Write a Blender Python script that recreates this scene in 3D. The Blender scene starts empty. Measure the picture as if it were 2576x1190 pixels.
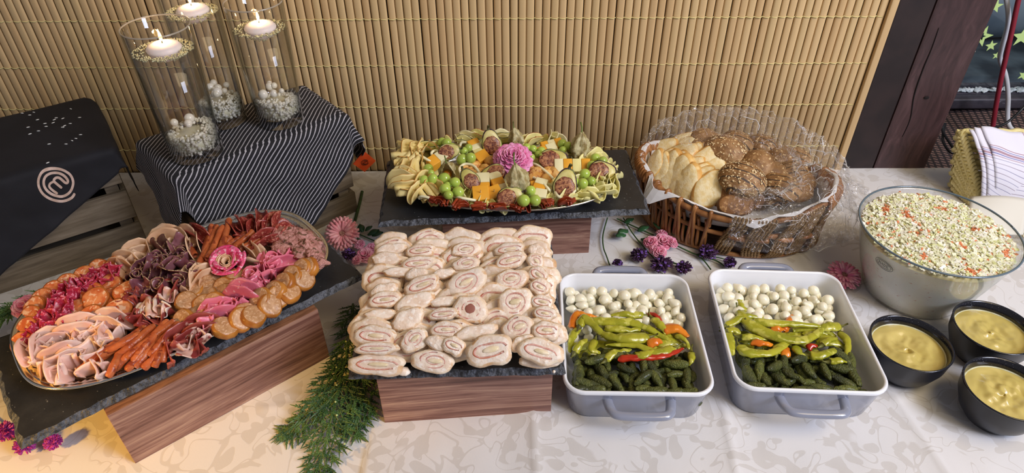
import bpy, bmesh, math, random
import numpy as np
from mathutils import Vector, Matrix, noise
PI = math.pi
R_ = random.Random(7)
scn = bpy.context.scene
COL = scn.collection
def S(r, g, b):
    f = lambda c: (c/12.92 if c <= .04045 else ((c+.055)/1.055)**2.4)
    return (f(r/255), f(g/255), f(b/255), 1)

# ---------------------------------------------------------------- camera
CH, TH, RO, FP = .8125, math.radians(38.3), math.radians(.35), 2576*24/36
_F = Vector((0, math.cos(TH), -math.sin(TH)))
_U0 = Vector((0, math.sin(TH), math.cos(TH))); _R0 = Vector((1, 0, 0))
_R = math.cos(RO)*_R0 - math.sin(RO)*_U0; _U = math.sin(RO)*_R0 + math.cos(RO)*_U0
cam = bpy.data.objects.new('camera', bpy.data.cameras.new('camera')); COL.objects.link(cam)
cam.data.lens = 24; cam.data.sensor_width = 36; cam.data.clip_start = .01
m = Matrix((_R, _U, -_F)).transposed().to_4x4(); m.translation = (0, 0, CH); cam.matrix_world = m
scn.camera = cam
def at(px, py, z=0.):                       # the point of the level z that stands at this pixel of the photograph
    d = _F + (px-1288)/FP*_R - (py-595)/FP*_U
    t = (z-CH)/d.z
    return Vector((t*d.x, t*d.y, z))
def on(px, py, y):                          # the same on the upright plane at depth y
    d = _F + (px-1288)/FP*_R - (py-595)/FP*_U
    t = y/d.y
    return Vector((t*d.x, y, CH+t*d.z))

# ---------------------------------------------------------------- world, lights, exposure
scn.view_settings.view_transform = 'Standard'; scn.view_settings.look = 'None'
scn.view_settings.gamma = 1; scn.view_settings.use_curve_mapping = False
scn.view_settings.exposure = 0.0
w = bpy.data.worlds.new('world'); scn.world = w; w.use_nodes = True
w.node_tree.nodes['Background'].inputs[0].default_value = S(214, 210, 218)
w.node_tree.nodes['Background'].inputs[1].default_value = .27
def area(name, loc, target, sx, sy, power, color, spread=180):
    l = bpy.data.lights.new(name, 'AREA'); l.shape = 'RECTANGLE'; l.size = sx; l.size_y = sy
    l.energy = power; l.color = color[:3]; l.spread = math.radians(spread)
    o = bpy.data.objects.new(name, l); COL.objects.link(o); o.location = loc
    o.rotation_euler = (Vector(target)-Vector(loc)).to_track_quat('-Z', 'Y').to_euler()
    return o
area('window_light', (1.9, -.5, 1.7), (.3, .9, .1), 0.75, 1.0, 56, S(216, 226, 255))
area('warm_overhead_light', (1.3, .05, 1.9), (.45, 1.1, .2), 1.6, .9, 25, S(255, 230, 184))  # added unseen warm light from above for the yellowish cast; no window here
l = bpy.data.lights.new('warm_lamp', 'SPOT'); l.energy = 62; l.color = S(255, 192, 74)[:3]; l.spot_size = math.radians(40); l.spot_blend = .9; l.shadow_soft_size = .05
o = bpy.data.objects.new('warm_lamp', l); COL.objects.link(o); o.location = (-1.2, -.1, .62)
o.rotation_euler = (Vector((-.62, .44, 0))-o.location).to_track_quat('-Z', 'Y').to_euler()
try:
    scn.cycles.use_denoising = True; scn.cycles.max_bounces = 10; scn.cycles.transparent_max_bounces = 16
    scn.cycles.caustics_reflective = False; scn.cycles.caustics_refractive = False
    scn.cycles.transmission_bounces = 10; scn.cycles.diffuse_bounces = 3; scn.cycles.glossy_bounces = 4
    scn.cycles.sample_clamp_indirect = 5
except Exception: pass

# ---------------------------------------------------------------- node material helper
class NT:
    def __init__(s, name):
        s.m = bpy.data.materials.new(name); s.m.use_nodes = True; s.t = s.m.node_tree
        s.b = s.t.nodes['Principled BSDF']; s.out = s.t.nodes['Material Output']
    def n(s, typ, ins=None, **kw):
        x = s.t.nodes.new('ShaderNode'+typ)
        for k, v in kw.items(): setattr(x, k, v)
        for k, v in (ins or {}).items():
            i = x.inputs[k]
            if isinstance(v, bpy.types.NodeSocket): s.t.links.new(v, i)
            else: i.default_value = v
        return x
    def link(s, a, b): s.t.links.new(a, b)
    def coord(s, kind='Object', stretch=(1, 1, 1), shift=True):
        tc = s.n('TexCoord'); v = tc.outputs[kind]
        if shift:
            oi = s.n('ObjectInfo'); ml = s.n('Math', {0: oi.outputs['Random'], 1: 7.3}, operation='MULTIPLY')
            cx = s.n('CombineXYZ', {0: ml.outputs[0], 1: ml.outputs[0]})
            v = s.n('VectorMath', {0: v, 1: cx.outputs[0]}, operation='ADD').outputs[0]
        return s.n('Mapping', {'Vector': v, 'Scale': stretch}).outputs[0]
    def noise(s, v, scale, det=3, rough=.5, dist=0):
        return s.n('TexNoise', {'Vector': v, 'Scale': scale, 'Detail': det, 'Roughness': rough, 'Distortion': dist}).outputs[0]
    def ramp(s, f, stops, interp='LINEAR'):
        r = s.n('ValToRGB', {0: f}); cr = r.color_ramp; cr.interpolation = interp
        while len(cr.elements) < len(stops): cr.elements.new(.5)
        for e, (p, c) in zip(cr.elements, stops):
            e.position = p; e.color = c if len(c) == 4 else (*c, 1)
        return r.outputs[0]
    def mix(s, f, a, b, bt='MIX'):
        x = s.n('MixRGB', {0: f, 1: a, 2: b}, blend_type=bt); return x.outputs[0]
    def math(s, op, a, b=0., c=0.):
        return s.n('Math', {0: a, 1: b, 2: c}, operation=op).outputs[0]
    def bump(s, h, strength=.3, dist=.002):
        x = s.n('Bump', {'Height': h, 'Strength': strength, 'Distance': dist}); s.link(x.outputs[0], s.b.inputs['Normal']); return x
    def set(s, **kw):
        for k, v in kw.items():
            i = s.b.inputs[k.replace('_', ' ')]
            if isinstance(v, bpy.types.NodeSocket): s.link(v, i)
            else: i.default_value = v
W1, W0 = (1, 1, 1, 1), (0, 0, 0, 1)
def mat(name, c, c2=None, c3=None, ns=40, lo=.4, hi=.6, rough=.5, rnd=0., bump=0., bs=200, bd=.001, sss=0., ssr=.004, spec=.5,
        trans=0., metal=0., coat=0., ior=1.45, stretch=(1, 1, 1), det=3, ns3=None, lo3=.55, hi3=.62, emit=None, alpha=1.):
    s = NT(name); v = s.coord('Object', stretch)
    col = None
    if c2:
        col = s.ramp(s.noise(v, ns, det), [(lo, c), (hi, c2)])
    if c3:
        f = s.ramp(s.noise(v, ns3 or ns*2.3, 2), [(lo3, W0), (hi3, W1)])
        col = s.mix(f, col if col else c, c3)
    if rnd:
        oi = s.n('ObjectInfo'); mr = s.n('MapRange', {0: oi.outputs['Random'], 3: 1-rnd, 4: 1+rnd})
        h = s.n('HueSaturation', {'Color': col if col else c, 'Value': mr.outputs[0]}); col = h.outputs[0]
    s.set(Base_Color=col if col else c, Roughness=rough, Metallic=metal, IOR=ior)
    s.b.inputs['Specular IOR Level'].default_value = spec
    s.b.inputs['Transmission Weight'].default_value = trans
    s.b.inputs['Coat Weight'].default_value = coat; s.b.inputs['Coat Roughness'].default_value = .08
    s.b.inputs['Alpha'].default_value = alpha
    if sss:
        s.b.inputs['Subsurface Weight'].default_value = sss
        s.b.inputs['Subsurface Radius'].default_value = (1, .8, .6); s.b.inputs['Subsurface Scale'].default_value = ssr
    if bump: s.bump(s.noise(v, bs, 4), bump, bd)
    if emit:
        s.b.inputs['Emission Color'].default_value = emit[0]; s.b.inputs['Emission Strength'].default_value = emit[1]
    return s.m

# ---------------------------------------------------------------- geometry helpers: every one returns (verts, faces)
def tag(o, label=None, cat=None, group=None, kind=None):
    if label: o['label'] = label
    if cat: o['category'] = cat
    if group: o['group'] = group
    if kind: o['kind'] = kind
    return o
def me(name, vf, mats, idx=None, smooth=True, uv=None):
    V, F = vf
    d = bpy.data.meshes.new(name); d.from_pydata([tuple(v) for v in V], [], [tuple(int(i) for i in f) for f in F])
    for x in (mats if isinstance(mats, (list, tuple)) else [mats]): d.materials.append(x)
    if idx is not None: d.polygons.foreach_set('material_index', np.asarray(idx, dtype=np.int32))
    if smooth: d.polygons.foreach_set('use_smooth', np.ones(len(d.polygons), dtype=bool))
    if uv is not None:
        l = d.uv_layers.new(name='UVMap'); li = np.empty(len(d.loops), dtype=np.int32); d.loops.foreach_get('vertex_index', li)
        l.data.foreach_set('uv', np.asarray(uv, dtype=np.float32)[li].ravel())
    d.update()
    return d
def ob(name, mesh, parent=None, loc=(0, 0, 0), rot=None, sc=None):
    o = bpy.data.objects.new(name, mesh); COL.objects.link(o); o.parent = parent
    M = rot.to_4x4() if isinstance(rot, Matrix) else (Matrix.Identity(4) if rot is None else __import__('mathutils').Euler(rot).to_matrix().to_4x4())
    if sc is not None:
        sv = (sc, sc, sc) if isinstance(sc, (int, float)) else sc
        M = M @ Matrix.Diagonal((*sv, 1))
    M.translation = loc
    o.matrix_basis = M
    return o
def thing(name, mesh, label, cat, group=None, loc=(0, 0, 0), rot=None, sc=None, kind=None):
    return tag(ob(name, mesh, None, loc, rot, sc), label, cat, group, kind)
def facing(n, spin=0.):                     # a frame whose Z looks along n, turned by spin about it
    q = Vector(n).to_track_quat('Z', 'Y').to_matrix()
    return q @ Matrix.Rotation(spin, 3, 'Z')
def join(*parts):
    V, F = [], []
    for v, f in parts:
        b = len(V); V += list(v); F += [tuple(i+b for i in q) for q in f]
    return V, F
def xf(vf, M):
    if isinstance(M, (tuple, list)): M = Matrix.Translation(M)
    return [M @ Vector(v) for v in vf[0]], vf[1]
def rotz(a): return Matrix.Rotation(a, 4, 'Z')
def grid(f, nu, nv, cu=False, cv=False):
    mu = nu if cu else nu+1; mv = nv if cv else nv+1
    V = [f(i/nu, j/nv) for i in range(mu) for j in range(mv)]
    F = []
    for i in range(nu):
        for j in range(nv):
            a = i*mv+j; b = ((i+1) % mu)*mv+j; c = ((i+1) % mu)*mv+(j+1) % mv; d = i*mv+(j+1) % mv
            F.append((a, b, c, d))
    return V, F
def sheet(f, nu, nv, t):                    # an open surface given thickness t
    V, F = grid(f, nu, nv); V = [Vector(v) for v in V]; mv = nv+1
    N = [Vector((0, 0, 0)) for _ in V]
    for q in F:
        n = (V[q[2]]-V[q[0]]).cross(V[q[3]]-V[q[1]])
        for i in q: N[i] += n
    for n in N:
        if n.length > 1e-12: n.normalize()
    k = len(V)
    W = [v+n*t/2 for v, n in zip(V, N)] + [v-n*t/2 for v, n in zip(V, N)]
    G = list(F)+[tuple(i+k for i in reversed(q)) for q in F]
    edge = [i*mv for i in range(nu+1)]+[nu*mv+j for j in range(1, mv)]+[i*mv+nv for i in range(nu-1, -1, -1)]+[j for j in range(nv-1, 0, -1)]
    for a, b in zip(edge, edge[1:]+edge[:1]): G.append((a, a+k, b+k, b))
    return W, G
def lathe(prof, seg=32, cx=1., cy=1.):
    V, F = [], []; rings = []
    for r, z in prof:
        if r < 1e-6: rings.append([len(V)]); V.append((0, 0, z))
        else:
            rings.append(list(range(len(V), len(V)+seg)))
            V += [(r*cx*math.cos(2*PI*k/seg), r*cy*math.sin(2*PI*k/seg), z) for k in range(seg)]
    for A, B in zip(rings, rings[1:]):
        for k in range(seg):
            a0, a1 = A[k % len(A)], A[(k+1) % len(A)]; b0, b1 = B[k % len(B)], B[(k+1) % len(B)]
            q = [a0, a1, b1, b0]; u = []
            for x in q:
                if x not in u: u.append(x)
            if len(u) > 2: F.append(tuple(u))
    return V, F
def tube(path, rad, seg=8, flat=1., cap=True):
    P = [Vector(p) for p in path]; n = len(P)
    rs = [float(rad)]*n if isinstance(rad, (int, float)) else [float(x_) for x_ in rad]
    V, F = [], []; T = []
    for i in range(n):
        t = P[min(i+1, n-1)]-P[max(i-1, 0)]; T.append(t.normalized() if t.length > 1e-9 else Vector((0, 0, 1)))
    up = Vector((0, 0, 1)) if abs(T[0].z) < .9 else Vector((1, 0, 0))
    x = T[0].cross(up).normalized()
    for i in range(n):
        x = (x-T[i]*x.dot(T[i])).normalized(); y = T[i].cross(x)
        V += [P[i]+rs[i]*(math.cos(2*PI*k/seg)*x+flat*math.sin(2*PI*k/seg)*y) for k in range(seg)]
    for i in range(n-1):
        for k in range(seg):
            F.append((i*seg+k, i*seg+(k+1) % seg, (i+1)*seg+(k+1) % seg, (i+1)*seg+k))
    if cap:
        F.append(tuple(range(seg))); F.append(tuple((n-1)*seg+k for k in reversed(range(seg))))
    return V, F
def smooth_path(pts, n=6):
    P = [Vector(p) for p in pts]
    if len(P) < 3: return [P[0].lerp(P[-1], i/n) for i in range(n+1)]
    out = []
    for i in range(len(P)-1):
        a = P[max(i-1, 0)]; b = P[i]; c = P[i+1]; d = P[min(i+2, len(P)-1)]
        for k in range(n):
            t = k/n
            out.append(.5*((2*b)+(c-a)*t+(2*a-5*b+4*c-d)*t*t+(3*b-a-3*c+d)*t**3))
    return out+[P[-1]]
def sph(r=1., seg=10, rings=7, f=None):
    V = [(0, 0, r)]; F = []
    for i in range(1, rings):
        t = PI*i/rings
        V += [(r*math.sin(t)*math.cos(2*PI*k/seg), r*math.sin(t)*math.sin(2*PI*k/seg), r*math.cos(t)) for k in range(seg)]
    V.append((0, 0, -r)); n = len(V)-1
    for k in range(seg): F.append((0, 1+k, 1+(k+1) % seg))
    for i in range(rings-2):
        for k in range(seg):
            a = 1+i*seg
            F.append((a+k, a+seg+k, a+seg+(k+1) % seg, a+(k+1) % seg))
    a = 1+(rings-2)*seg
    for k in range(seg): F.append((a+k, n, a+(k+1) % seg))
    if f: V = [f(Vector(v)) for v in V]
    return V, F
def box(lo, hi, b=0.):
    bm = bmesh.new(); bmesh.ops.create_cube(bm, size=1)
    for v in bm.verts: v.co = Vector([lo[i]+(v.co[i]+.5)*(hi[i]-lo[i]) for i in range(3)])
    if b: bmesh.ops.bevel(bm, geom=list(bm.edges), offset=b, segments=2, profile=.6, affect='EDGES')
    bm.verts.index_update()
    r = [v.co.copy() for v in bm.verts], [tuple(v.index for v in f.verts) for f in bm.faces]
    bm.free(); return r
def rrect(w, d, r, n=5):
    o = []
    for cx, cy, a0 in ((w/2-r, d/2-r, 0), (-w/2+r, d/2-r, PI/2), (-w/2+r, -d/2+r, PI), (w/2-r, -d/2+r, 1.5*PI)):
        o += [(cx+r*math.cos(a0+PI/2*k/n), cy+r*math.sin(a0+PI/2*k/n)) for k in range(n+1)]
    return o
def loft(rings, caps=True):                 # rings of equal count of 3-D points
    k = len(rings[0]); V = [p for r in rings for p in r]; F = []
    for i in range(len(rings)-1):
        for j in range(k):
            F.append((i*k+j, i*k+(j+1) % k, (i+1)*k+(j+1) % k, (i+1)*k+j))
    if caps: F.append(tuple(reversed(range(k)))); F.append(tuple((len(rings)-1)*k+j for j in range(k)))
    return V, F
def nz(p, s=1., o=0.): return noise.noise(Vector(p)*s+Vector((o, o*1.7, o*.3)))
def puck(rx, ry, t, seg=20, jit=.05, seed=0., pin=0., round_=.12, bowl=0., e=2.):
    """a slice: flat faces (faces of material 0) and a rind (material 1)"""
    V, F, I = [], [], []; prof = [(0, .5), (.55, .5), (1-round_, .5), (1, .5-round_*1.6), (1, -.5+round_*1.6), (1-round_, -.5), (.5, -.5), (0, -.5)]
    rings = []
    for ri, (q, zz) in enumerate(prof):
        if q == 0: rings.append([len(V)]); V.append(Vector((0, 0, zz*t))); continue
        R = []
        for k in range(seg):
            a = 2*PI*k/seg; g = 1+jit*2*nz((math.cos(a), math.sin(a), 0), 1.6, seed)-pin*abs(math.sin(a)); g *= (abs(math.cos(a))**e+abs(math.sin(a))**e)**(-1/e)
            R.append(len(V)); V.append(Vector((rx*q*g*math.cos(a), ry*q*g*math.sin(a), zz*t+bowl*(q*q)+.1*t*nz((q*math.cos(a), q*math.sin(a), 3), 3, seed))))
        rings.append(R)
    for i, (A, B) in enumerate(zip(rings, rings[1:])):
        for k in range(seg):
            q = [A[k % len(A)], B[k % len(B)], B[(k+1) % len(B)], A[(k+1) % len(A)]]; u = []
            for x in q:
                if x not in u: u.append(x)
            F.append(tuple(u)); I.append(1 if i in (2, 3, 4) else 0)
    return (V, F), I
ORD = 'first second third fourth fifth sixth seventh eighth ninth tenth eleventh twelfth thirteenth fourteenth fifteenth sixteenth seventeenth eighteenth nineteenth twentieth'.split()
def nth(i):
    if i < 20: return ORD[i]
    n = i+1; t = ('twenty', 'thirty', 'forty', 'fifty', 'sixty')[n//10-2]
    return t+'-'+ORD[n % 10-1] if n % 10 else t.replace('ty', 'tieth')

# ================================================================ THE SETTING
wallm = mat('plaster', S(120, 100, 75), S(105, 88, 66), rough=.9, bump=.3)
darkm = mat('dark_paint', S(58, 44, 44), S(48, 37, 38), ns=30, rough=.55, bump=.25, bs=60)
def struct(name, vf, m, loc=(0, 0, 0), smooth=False):
    return tag(ob(name, me(name, vf, m, smooth=smooth), None, loc), kind='structure')
struct('floor', box((-2.5, -1.6, -.80), (3, 3.6, -.75)), mat('floorboards', S(92, 76, 62), S(70, 56, 46), ns=6, rough=.7, stretch=(1, 8, 1)))
struct('wall_back', box((-2.5, 1.30, -.75), (.725, 1.38, 1.6)), wallm)

# bamboo screen: every slat a part, bound with rows of cord
def bamboo_mat():
    s = NT('split_bamboo'); v = s.coord('Object', (1, 1, .06))
    oi = s.n('ObjectInfo')
    c = s.ramp(s.noise(v, 120, 3), [(.3, S(196, 164, 112)), (.7, S(212, 182, 130))])
    g = s.ramp(oi.outputs['Random'], [(0, S(204, 168, 120)), (.35, S(212, 178, 130)), (.7, S(222, 190, 140)), (1, S(212, 184, 134))])
    c = s.mix(.6, c, g); s.set(Base_Color=c, Roughness=.68); s.bump(s.noise(v, 500, 2), .12, .0006)
    return s.m
bam = bamboo_mat(); cordm = mat('pale_cord', S(228, 216, 150), rough=.7)
screen = thing('bamboo_screen', None, 'split bamboo slat screen hung across the wall behind the buffet table', 'screen')
def slat_mesh(wd):
    n = 6; prof = [(-wd/2, 0)]+[(-wd/2*math.cos(PI*k/n), -.0030*math.sin(PI*k/n)**.7-.0012) for k in range(n+1)]+[(wd/2, 0)]
    zs = (-.08, .25, .6, .95)
    return me('slat', loft([[(x, y, z) for x, y in prof] for z in zs]), bam, smooth=True)
slats = [slat_mesh(w_) for w_ in (.0146, .0138, .0142)]
x = -1.16; pitch = .01535; i = 0; sx = []
while x < .712:
    o = ob('slat', slats[i % 3], screen, (x, 1.268+R_.uniform(-.0012, .0012), 0), (R_.uniform(-.001, .001), R_.uniform(-.0012, .0012), R_.uniform(-.05, .03)-.03))
    sx.append(x); x += pitch+R_.uniform(-.0003, .0003); i += 1
o = ob('edge_batten', me('edge_batten', box((-.006, -.006, -.08), (.008, .006, .95), .002), bam), screen, (sx[-1]+.0145, 1.262, 0)); o['label'] = 'rounded edge batten closing the screen'
for z in (.056, .154, .244, .337, .43, .52, .62, .72):
    pts = []
    for k, xx in enumerate(sx):
        pts += [(xx-pitch*.45, 1.2665, z+.0008), (xx-.0035, 1.2627, z+.0003), (xx+.0035, 1.2627, z-.0003)]
    ob('binding_cord', me('binding_cord', tube(pts, .0009, 5), cordm), screen)

# timber post right of the screen, dark stained
def post_mat():
    s = NT('dark_stained_timber'); v = s.coord('Object', (14, 14, 1), False)
    d = s.n('VectorMath', {0: v, 1: s.n('TexNoise', {'Vector': s.coord('Object', (3, 3, 2), False), 'Scale': 3.}).outputs['Color']}, operation='ADD').outputs[0]
    f = s.noise(d, 6, 5, .6)
    c = s.ramp(f, [(.35, S(52, 34, 34)), (.55, S(68, 46, 46)), (.7, S(84, 60, 60))])
    s.set(Base_Color=c, Roughness=.5); s.bump(f, .5, .003); return s.m
pm = post_mat()
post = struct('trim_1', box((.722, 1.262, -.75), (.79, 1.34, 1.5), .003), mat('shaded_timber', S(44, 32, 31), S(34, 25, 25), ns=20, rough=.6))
p2 = struct('trim_2', box((.792, 1.262, -.75), (.905, 1.42, 1.5), .004), pm)
def knob_(px, py, r):
    p = on(px, py, 1.2605); ob('nail_hole', me('nail_hole', sph(r, 8, 6, lambda v: Vector((v.x*1.6, v.y*.35, v.z))), mat('hole', S(18, 12, 12), rough=.9)), p2, p)
knob_(2331, 246, .0035)
crk = [on(*q, 1.2612) for q in ((2362, 70), (2345, 120), (2322, 175), (2300, 240), (2290, 300), (2270, 345))]
ob('drying_crack', me('drying_crack', tube(smooth_path(crk, 4), [.0004+.0009*math.sin(PI*k/20) for k in range(21)], 5), mat('crack_dark', S(22, 14, 14), rough=.9)), p2)

# window right of the post
fr = mat('weathered_frame_paint', S(46, 44, 52), S(62, 58, 66), S(150, 150, 155), ns=30, lo3=.7, hi3=.75, ns3=60, rough=.5, bump=.4, bs=120)
WY = 1.62
w1 = struct('window_1', join(box((.9, WY, -.13), (2.6, WY+.06, .0), .004), box((.9, WY-.03, -.2), (2.6, WY+.03, -.125), .006), box((.9, WY+.02, 1.2), (2.6, WY+.07, 1.3))), fr)
ob('window_frame', me('window_frame', join(box((.9, WY-.035, -.03), (2.6, WY-.005, .0), .006), box((.9, WY-.05, -.10), (2.6, WY-.02, -.06), .006)), fr), w1)
gl = NT('window_glass'); g1 = gl.n('BsdfTransparent', {0: (.93, .95, .97, 1)}); g2 = gl.n('BsdfGlossy', {'Color': W1, 'Roughness': .02})
fz = gl.n('Fresnel', {0: 1.45}); mx = gl.n('MixShader', {0: .06, 1: g1.outputs[0], 2: g2.outputs[0]}); gl.link(mx.outputs[0], gl.out.inputs[0])
ob('window_pane', me('window_pane', box((.9, WY+.022, 0), (2.6, WY+.026, 1.2)), gl.m, smooth=False), w1)
chip = mat('white_paint_flakes', S(205, 215, 220), S(150, 165, 170), ns=60, rough=.7)
fl = []
for k in range(46):
    px = 2398+R_.random()*182; p = on(px, 222+R_.uniform(-8, 6), WY+.01); p.z = .0035
    fl.append(xf(box((-.008, -.006, -.003), (.008, .006, .003), .0015), Matrix.Translation(p)@rotz(R_.random()*6)@Matrix.Rotation(R_.uniform(-.4, .4), 4, 'X')@Matrix.Diagonal((R_.uniform(.5, 1.7), 1, R_.uniform(.4, 1.2), 1))))
tag(ob('flaked_paint', me('flaked_paint', join(*fl), chip), w1), kind='stuff')
struct('wall_right', box((.9, WY, -.75), (2.6, WY+.1, -.13)), darkm)
# stuff outside the glass
out_ground = struct('trim_3', box((.9, WY+.1, -.02), (3.2, 3.6, .0)), mat('outer_ledge', S(44, 58, 66), S(96, 112, 118), ns=8, rough=.7))
pc = on(2510, 130, 1.95)
pipe = thing('drain_pipe', me('drain_pipe', tube([(pc.x-.30, 1.95, .10), (pc.x-.26, 1.95, .105), (pc.x-.0, 1.97, .11), (pc.x+.6, 2.0, .12)], [.07, .095, .095, .095], 24), mat('grey_plastic', S(120, 135, 142), S(95, 110, 120), ns=6, rough=.4)),
    'fat grey pipe lying outside behind the star-stickered window', 'pipe')
ring = ob('pipe_collar', me('pipe_collar', tube([(pc.x-.31, 1.95, .10), (pc.x-.255, 1.95, .105)], .108, 24), mat('brown_rim', S(120, 105, 78), rough=.5)), pipe); ring['label'] = 'tan collar round the pipe mouth'
bgp = thing('outdoor_fence', None, 'dark slatted fence outside beyond the window', 'fence')
fm = mat('dark_green_boards', S(40, 46, 40), S(62, 70, 56), ns=4, rough=.8)
bd = me('board', box((0, 0, 0), (1.9, .02, .15), .004), fm)
for k in range(7): ob('board', bd, bgp, (.95, 2.6+.01*(k % 2), .0+k*.165))
lf = mat('bright_leaf', S(150, 190, 60), S(90, 140, 40), ns=20, rough=.5, rnd=.3)
bush = thing('shrub', None, 'bright green leafy shrub outside the top of the window', 'shrub')
leafm = me('leaf', sheet(lambda u, v: Vector(((v-.5)*.05*math.sin(PI*min(u*1.02, 1))**.7, u*.10, .012*math.sin(PI*u))), 5, 3, .0008), lf)
for k in range(60): ob('leaf', leafm, bush, (on(2480+R_.random()*130, R_.uniform(-40, 60), 2.35+R_.random()*.12)), (R_.uniform(0, 6), R_.uniform(0, 6), R_.uniform(0, 6)))
ob('stem', me('stem', tube([(1.75, 2.42, 0), (1.72, 2.42, .3), (1.76, 2.44, .62)], .012, 6), mat('bark', S(80, 62, 44))), bush)
# star stickers on the pane
def star(r, inner=.42, hole=0.):
    pts = [((r if k % 2 == 0 else r*inner)*math.sin(PI*k/5), (r if k % 2 == 0 else r*inner)*math.cos(PI*k/5)) for k in range(10)]
    if not hole: return loft([[(x, 0, z) for x, z in pts], [(x, -.0008, z) for x, z in pts]])
    V = [(x*s_, y, z*s_) for s_ in (1, hole) for y in (0, -.0008) for x, z in pts]; F = []
    for k in range(10):
        a, b = k, (k+1) % 10
        F += [(20+a, 20+b, b, a), (10+b, 30+b, 30+a, 10+a), (a, b, 10+b, 10+a), (30+a, 30+b, 20+b, 20+a)]
    return V, F
sm_ = mat('pale_green_vinyl', S(205, 235, 150), rough=.5)
for px, py, r, h, d in ((2504, 16, 15, 0, 'six-pointed looking small pale green star sticker at the top of the window'), (2469, 92, 23, .4, 'pale green star sticker with a star-shaped hole left of the white cable'),
        (2493, 115, 12, 0, 'small pale green star sticker below the hollow star'), (2507, 139, 9, 0, 'tiniest pale green star sticker near the white cable'), (2572, 92, 21, 0, 'large pale green star sticker beside the red cable'),
        (2574, 189, 11, 0, 'lowest pale green star sticker at the edge of the window')):
    p = on(px, py, WY+.021); k = (p-Vector((0, 0, CH))).length/FP
    thing('star_sticker', me('star_sticker', star(r*k, .42, h), sm_, smooth=False), d, 'sticker', 'star stickers on the window', p, (0, R_.uniform(-.3, .3), 0))
# cables in front of the window
def cable(name, pts, r, m, label, col=None):
    P = [on(px, py, y) for px, py, y in pts]
    return thing(name, me(name, tube(smooth_path(P, 8), r, 8), m), label, 'cable')
cable('power_cable', ((2515, -60, 1.50), (2532, 0, 1.5), (2536, 60, 1.5), (2520, 120, 1.5), (2516, 150, 1.5), (2530, 190, 1.5), (2536, 240, 1.5), (2535, 300, 1.49), (2545, 325, 1.47), (2570, 335, 1.45)), .0055,
      mat('white_sheath', S(205, 208, 212), rough=.35), 'white power cable hanging in a wavy line before the window')
cable('garden_cable', ((2585, -80, 1.48), (2562, 0, 1.48), (2545, 80, 1.48), (2520, 190, 1.48), (2505, 270, 1.48), (2494, 345, 1.47)), .0055,
      mat('red_sheath', S(140, 40, 55), rough=.45), 'dark red cable hanging beside the white one before the window')
cable('black_cable', ((2600, 240, 1.45), (2570, 275, 1.43), (2530, 310, 1.42), (2470, 335, 1.40), (2425, 372, 1.38), (2395, 385, 1.36), (2372, 352, 1.40), (2378, 312, 1.46), (2372, 330, 1.42), (2398, 372, 1.37), (2415, 395, 1.34)), .003,
      mat('black_rubber', S(18, 18, 20), rough=.4), 'thin black cable looping over the patterned bench cover')
cable('cream_cable', ((2500, -10, 1.45), (2478, 30, 1.45), (2458, 90, 1.45), (2450, 130, 1.45)), .003, mat('cream_sheath', S(200, 195, 180), rough=.5), 'cream cord running down beside the timber post')
# bench with patterned cover under the window
def hound():
    s = NT('houndstooth_weave'); v = s.coord('UV', (1, 1, 1), False)
    sp = s.n('SeparateXYZ', {0: v}); 
    a = s.math('FRACT', s.math('MULTIPLY', sp.outputs[0], 62)); b = s.math('FRACT', s.math('ADD', s.math('MULTIPLY', sp.outputs[1], 40), s.math('MULTIPLY', a, .6)))
    f = s.math('MULTIPLY', s.math('LESS_THAN', a, .62), s.math('LESS_THAN', b, .5))
    s.set(Base_Color=s.mix(f, S(38, 28, 28), S(118, 92, 84)), Roughness=.8); return s.m
def bench(u, v):
    return Vector((.86+u*1.0, 1.30+.33*v, -.14+.10*v+.012*math.sin(9*u)*math.sin(4*v)))
uv = [(i/24, j/12) for i in range(25) for j in range(13)]; uv = uv+uv
bench_o = thing('bench', None, 'low bench under the window with a brown houndstooth cover', 'bench')
ob('bench_cover', me('bench_cover', sheet(bench, 24, 12, .01), hound(), uv=uv), bench_o)
ob('bench_box', me('bench_box', box((.93, 1.33, -.75), (1.8, 1.6, -.16), .005), darkm), bench_o)

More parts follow.
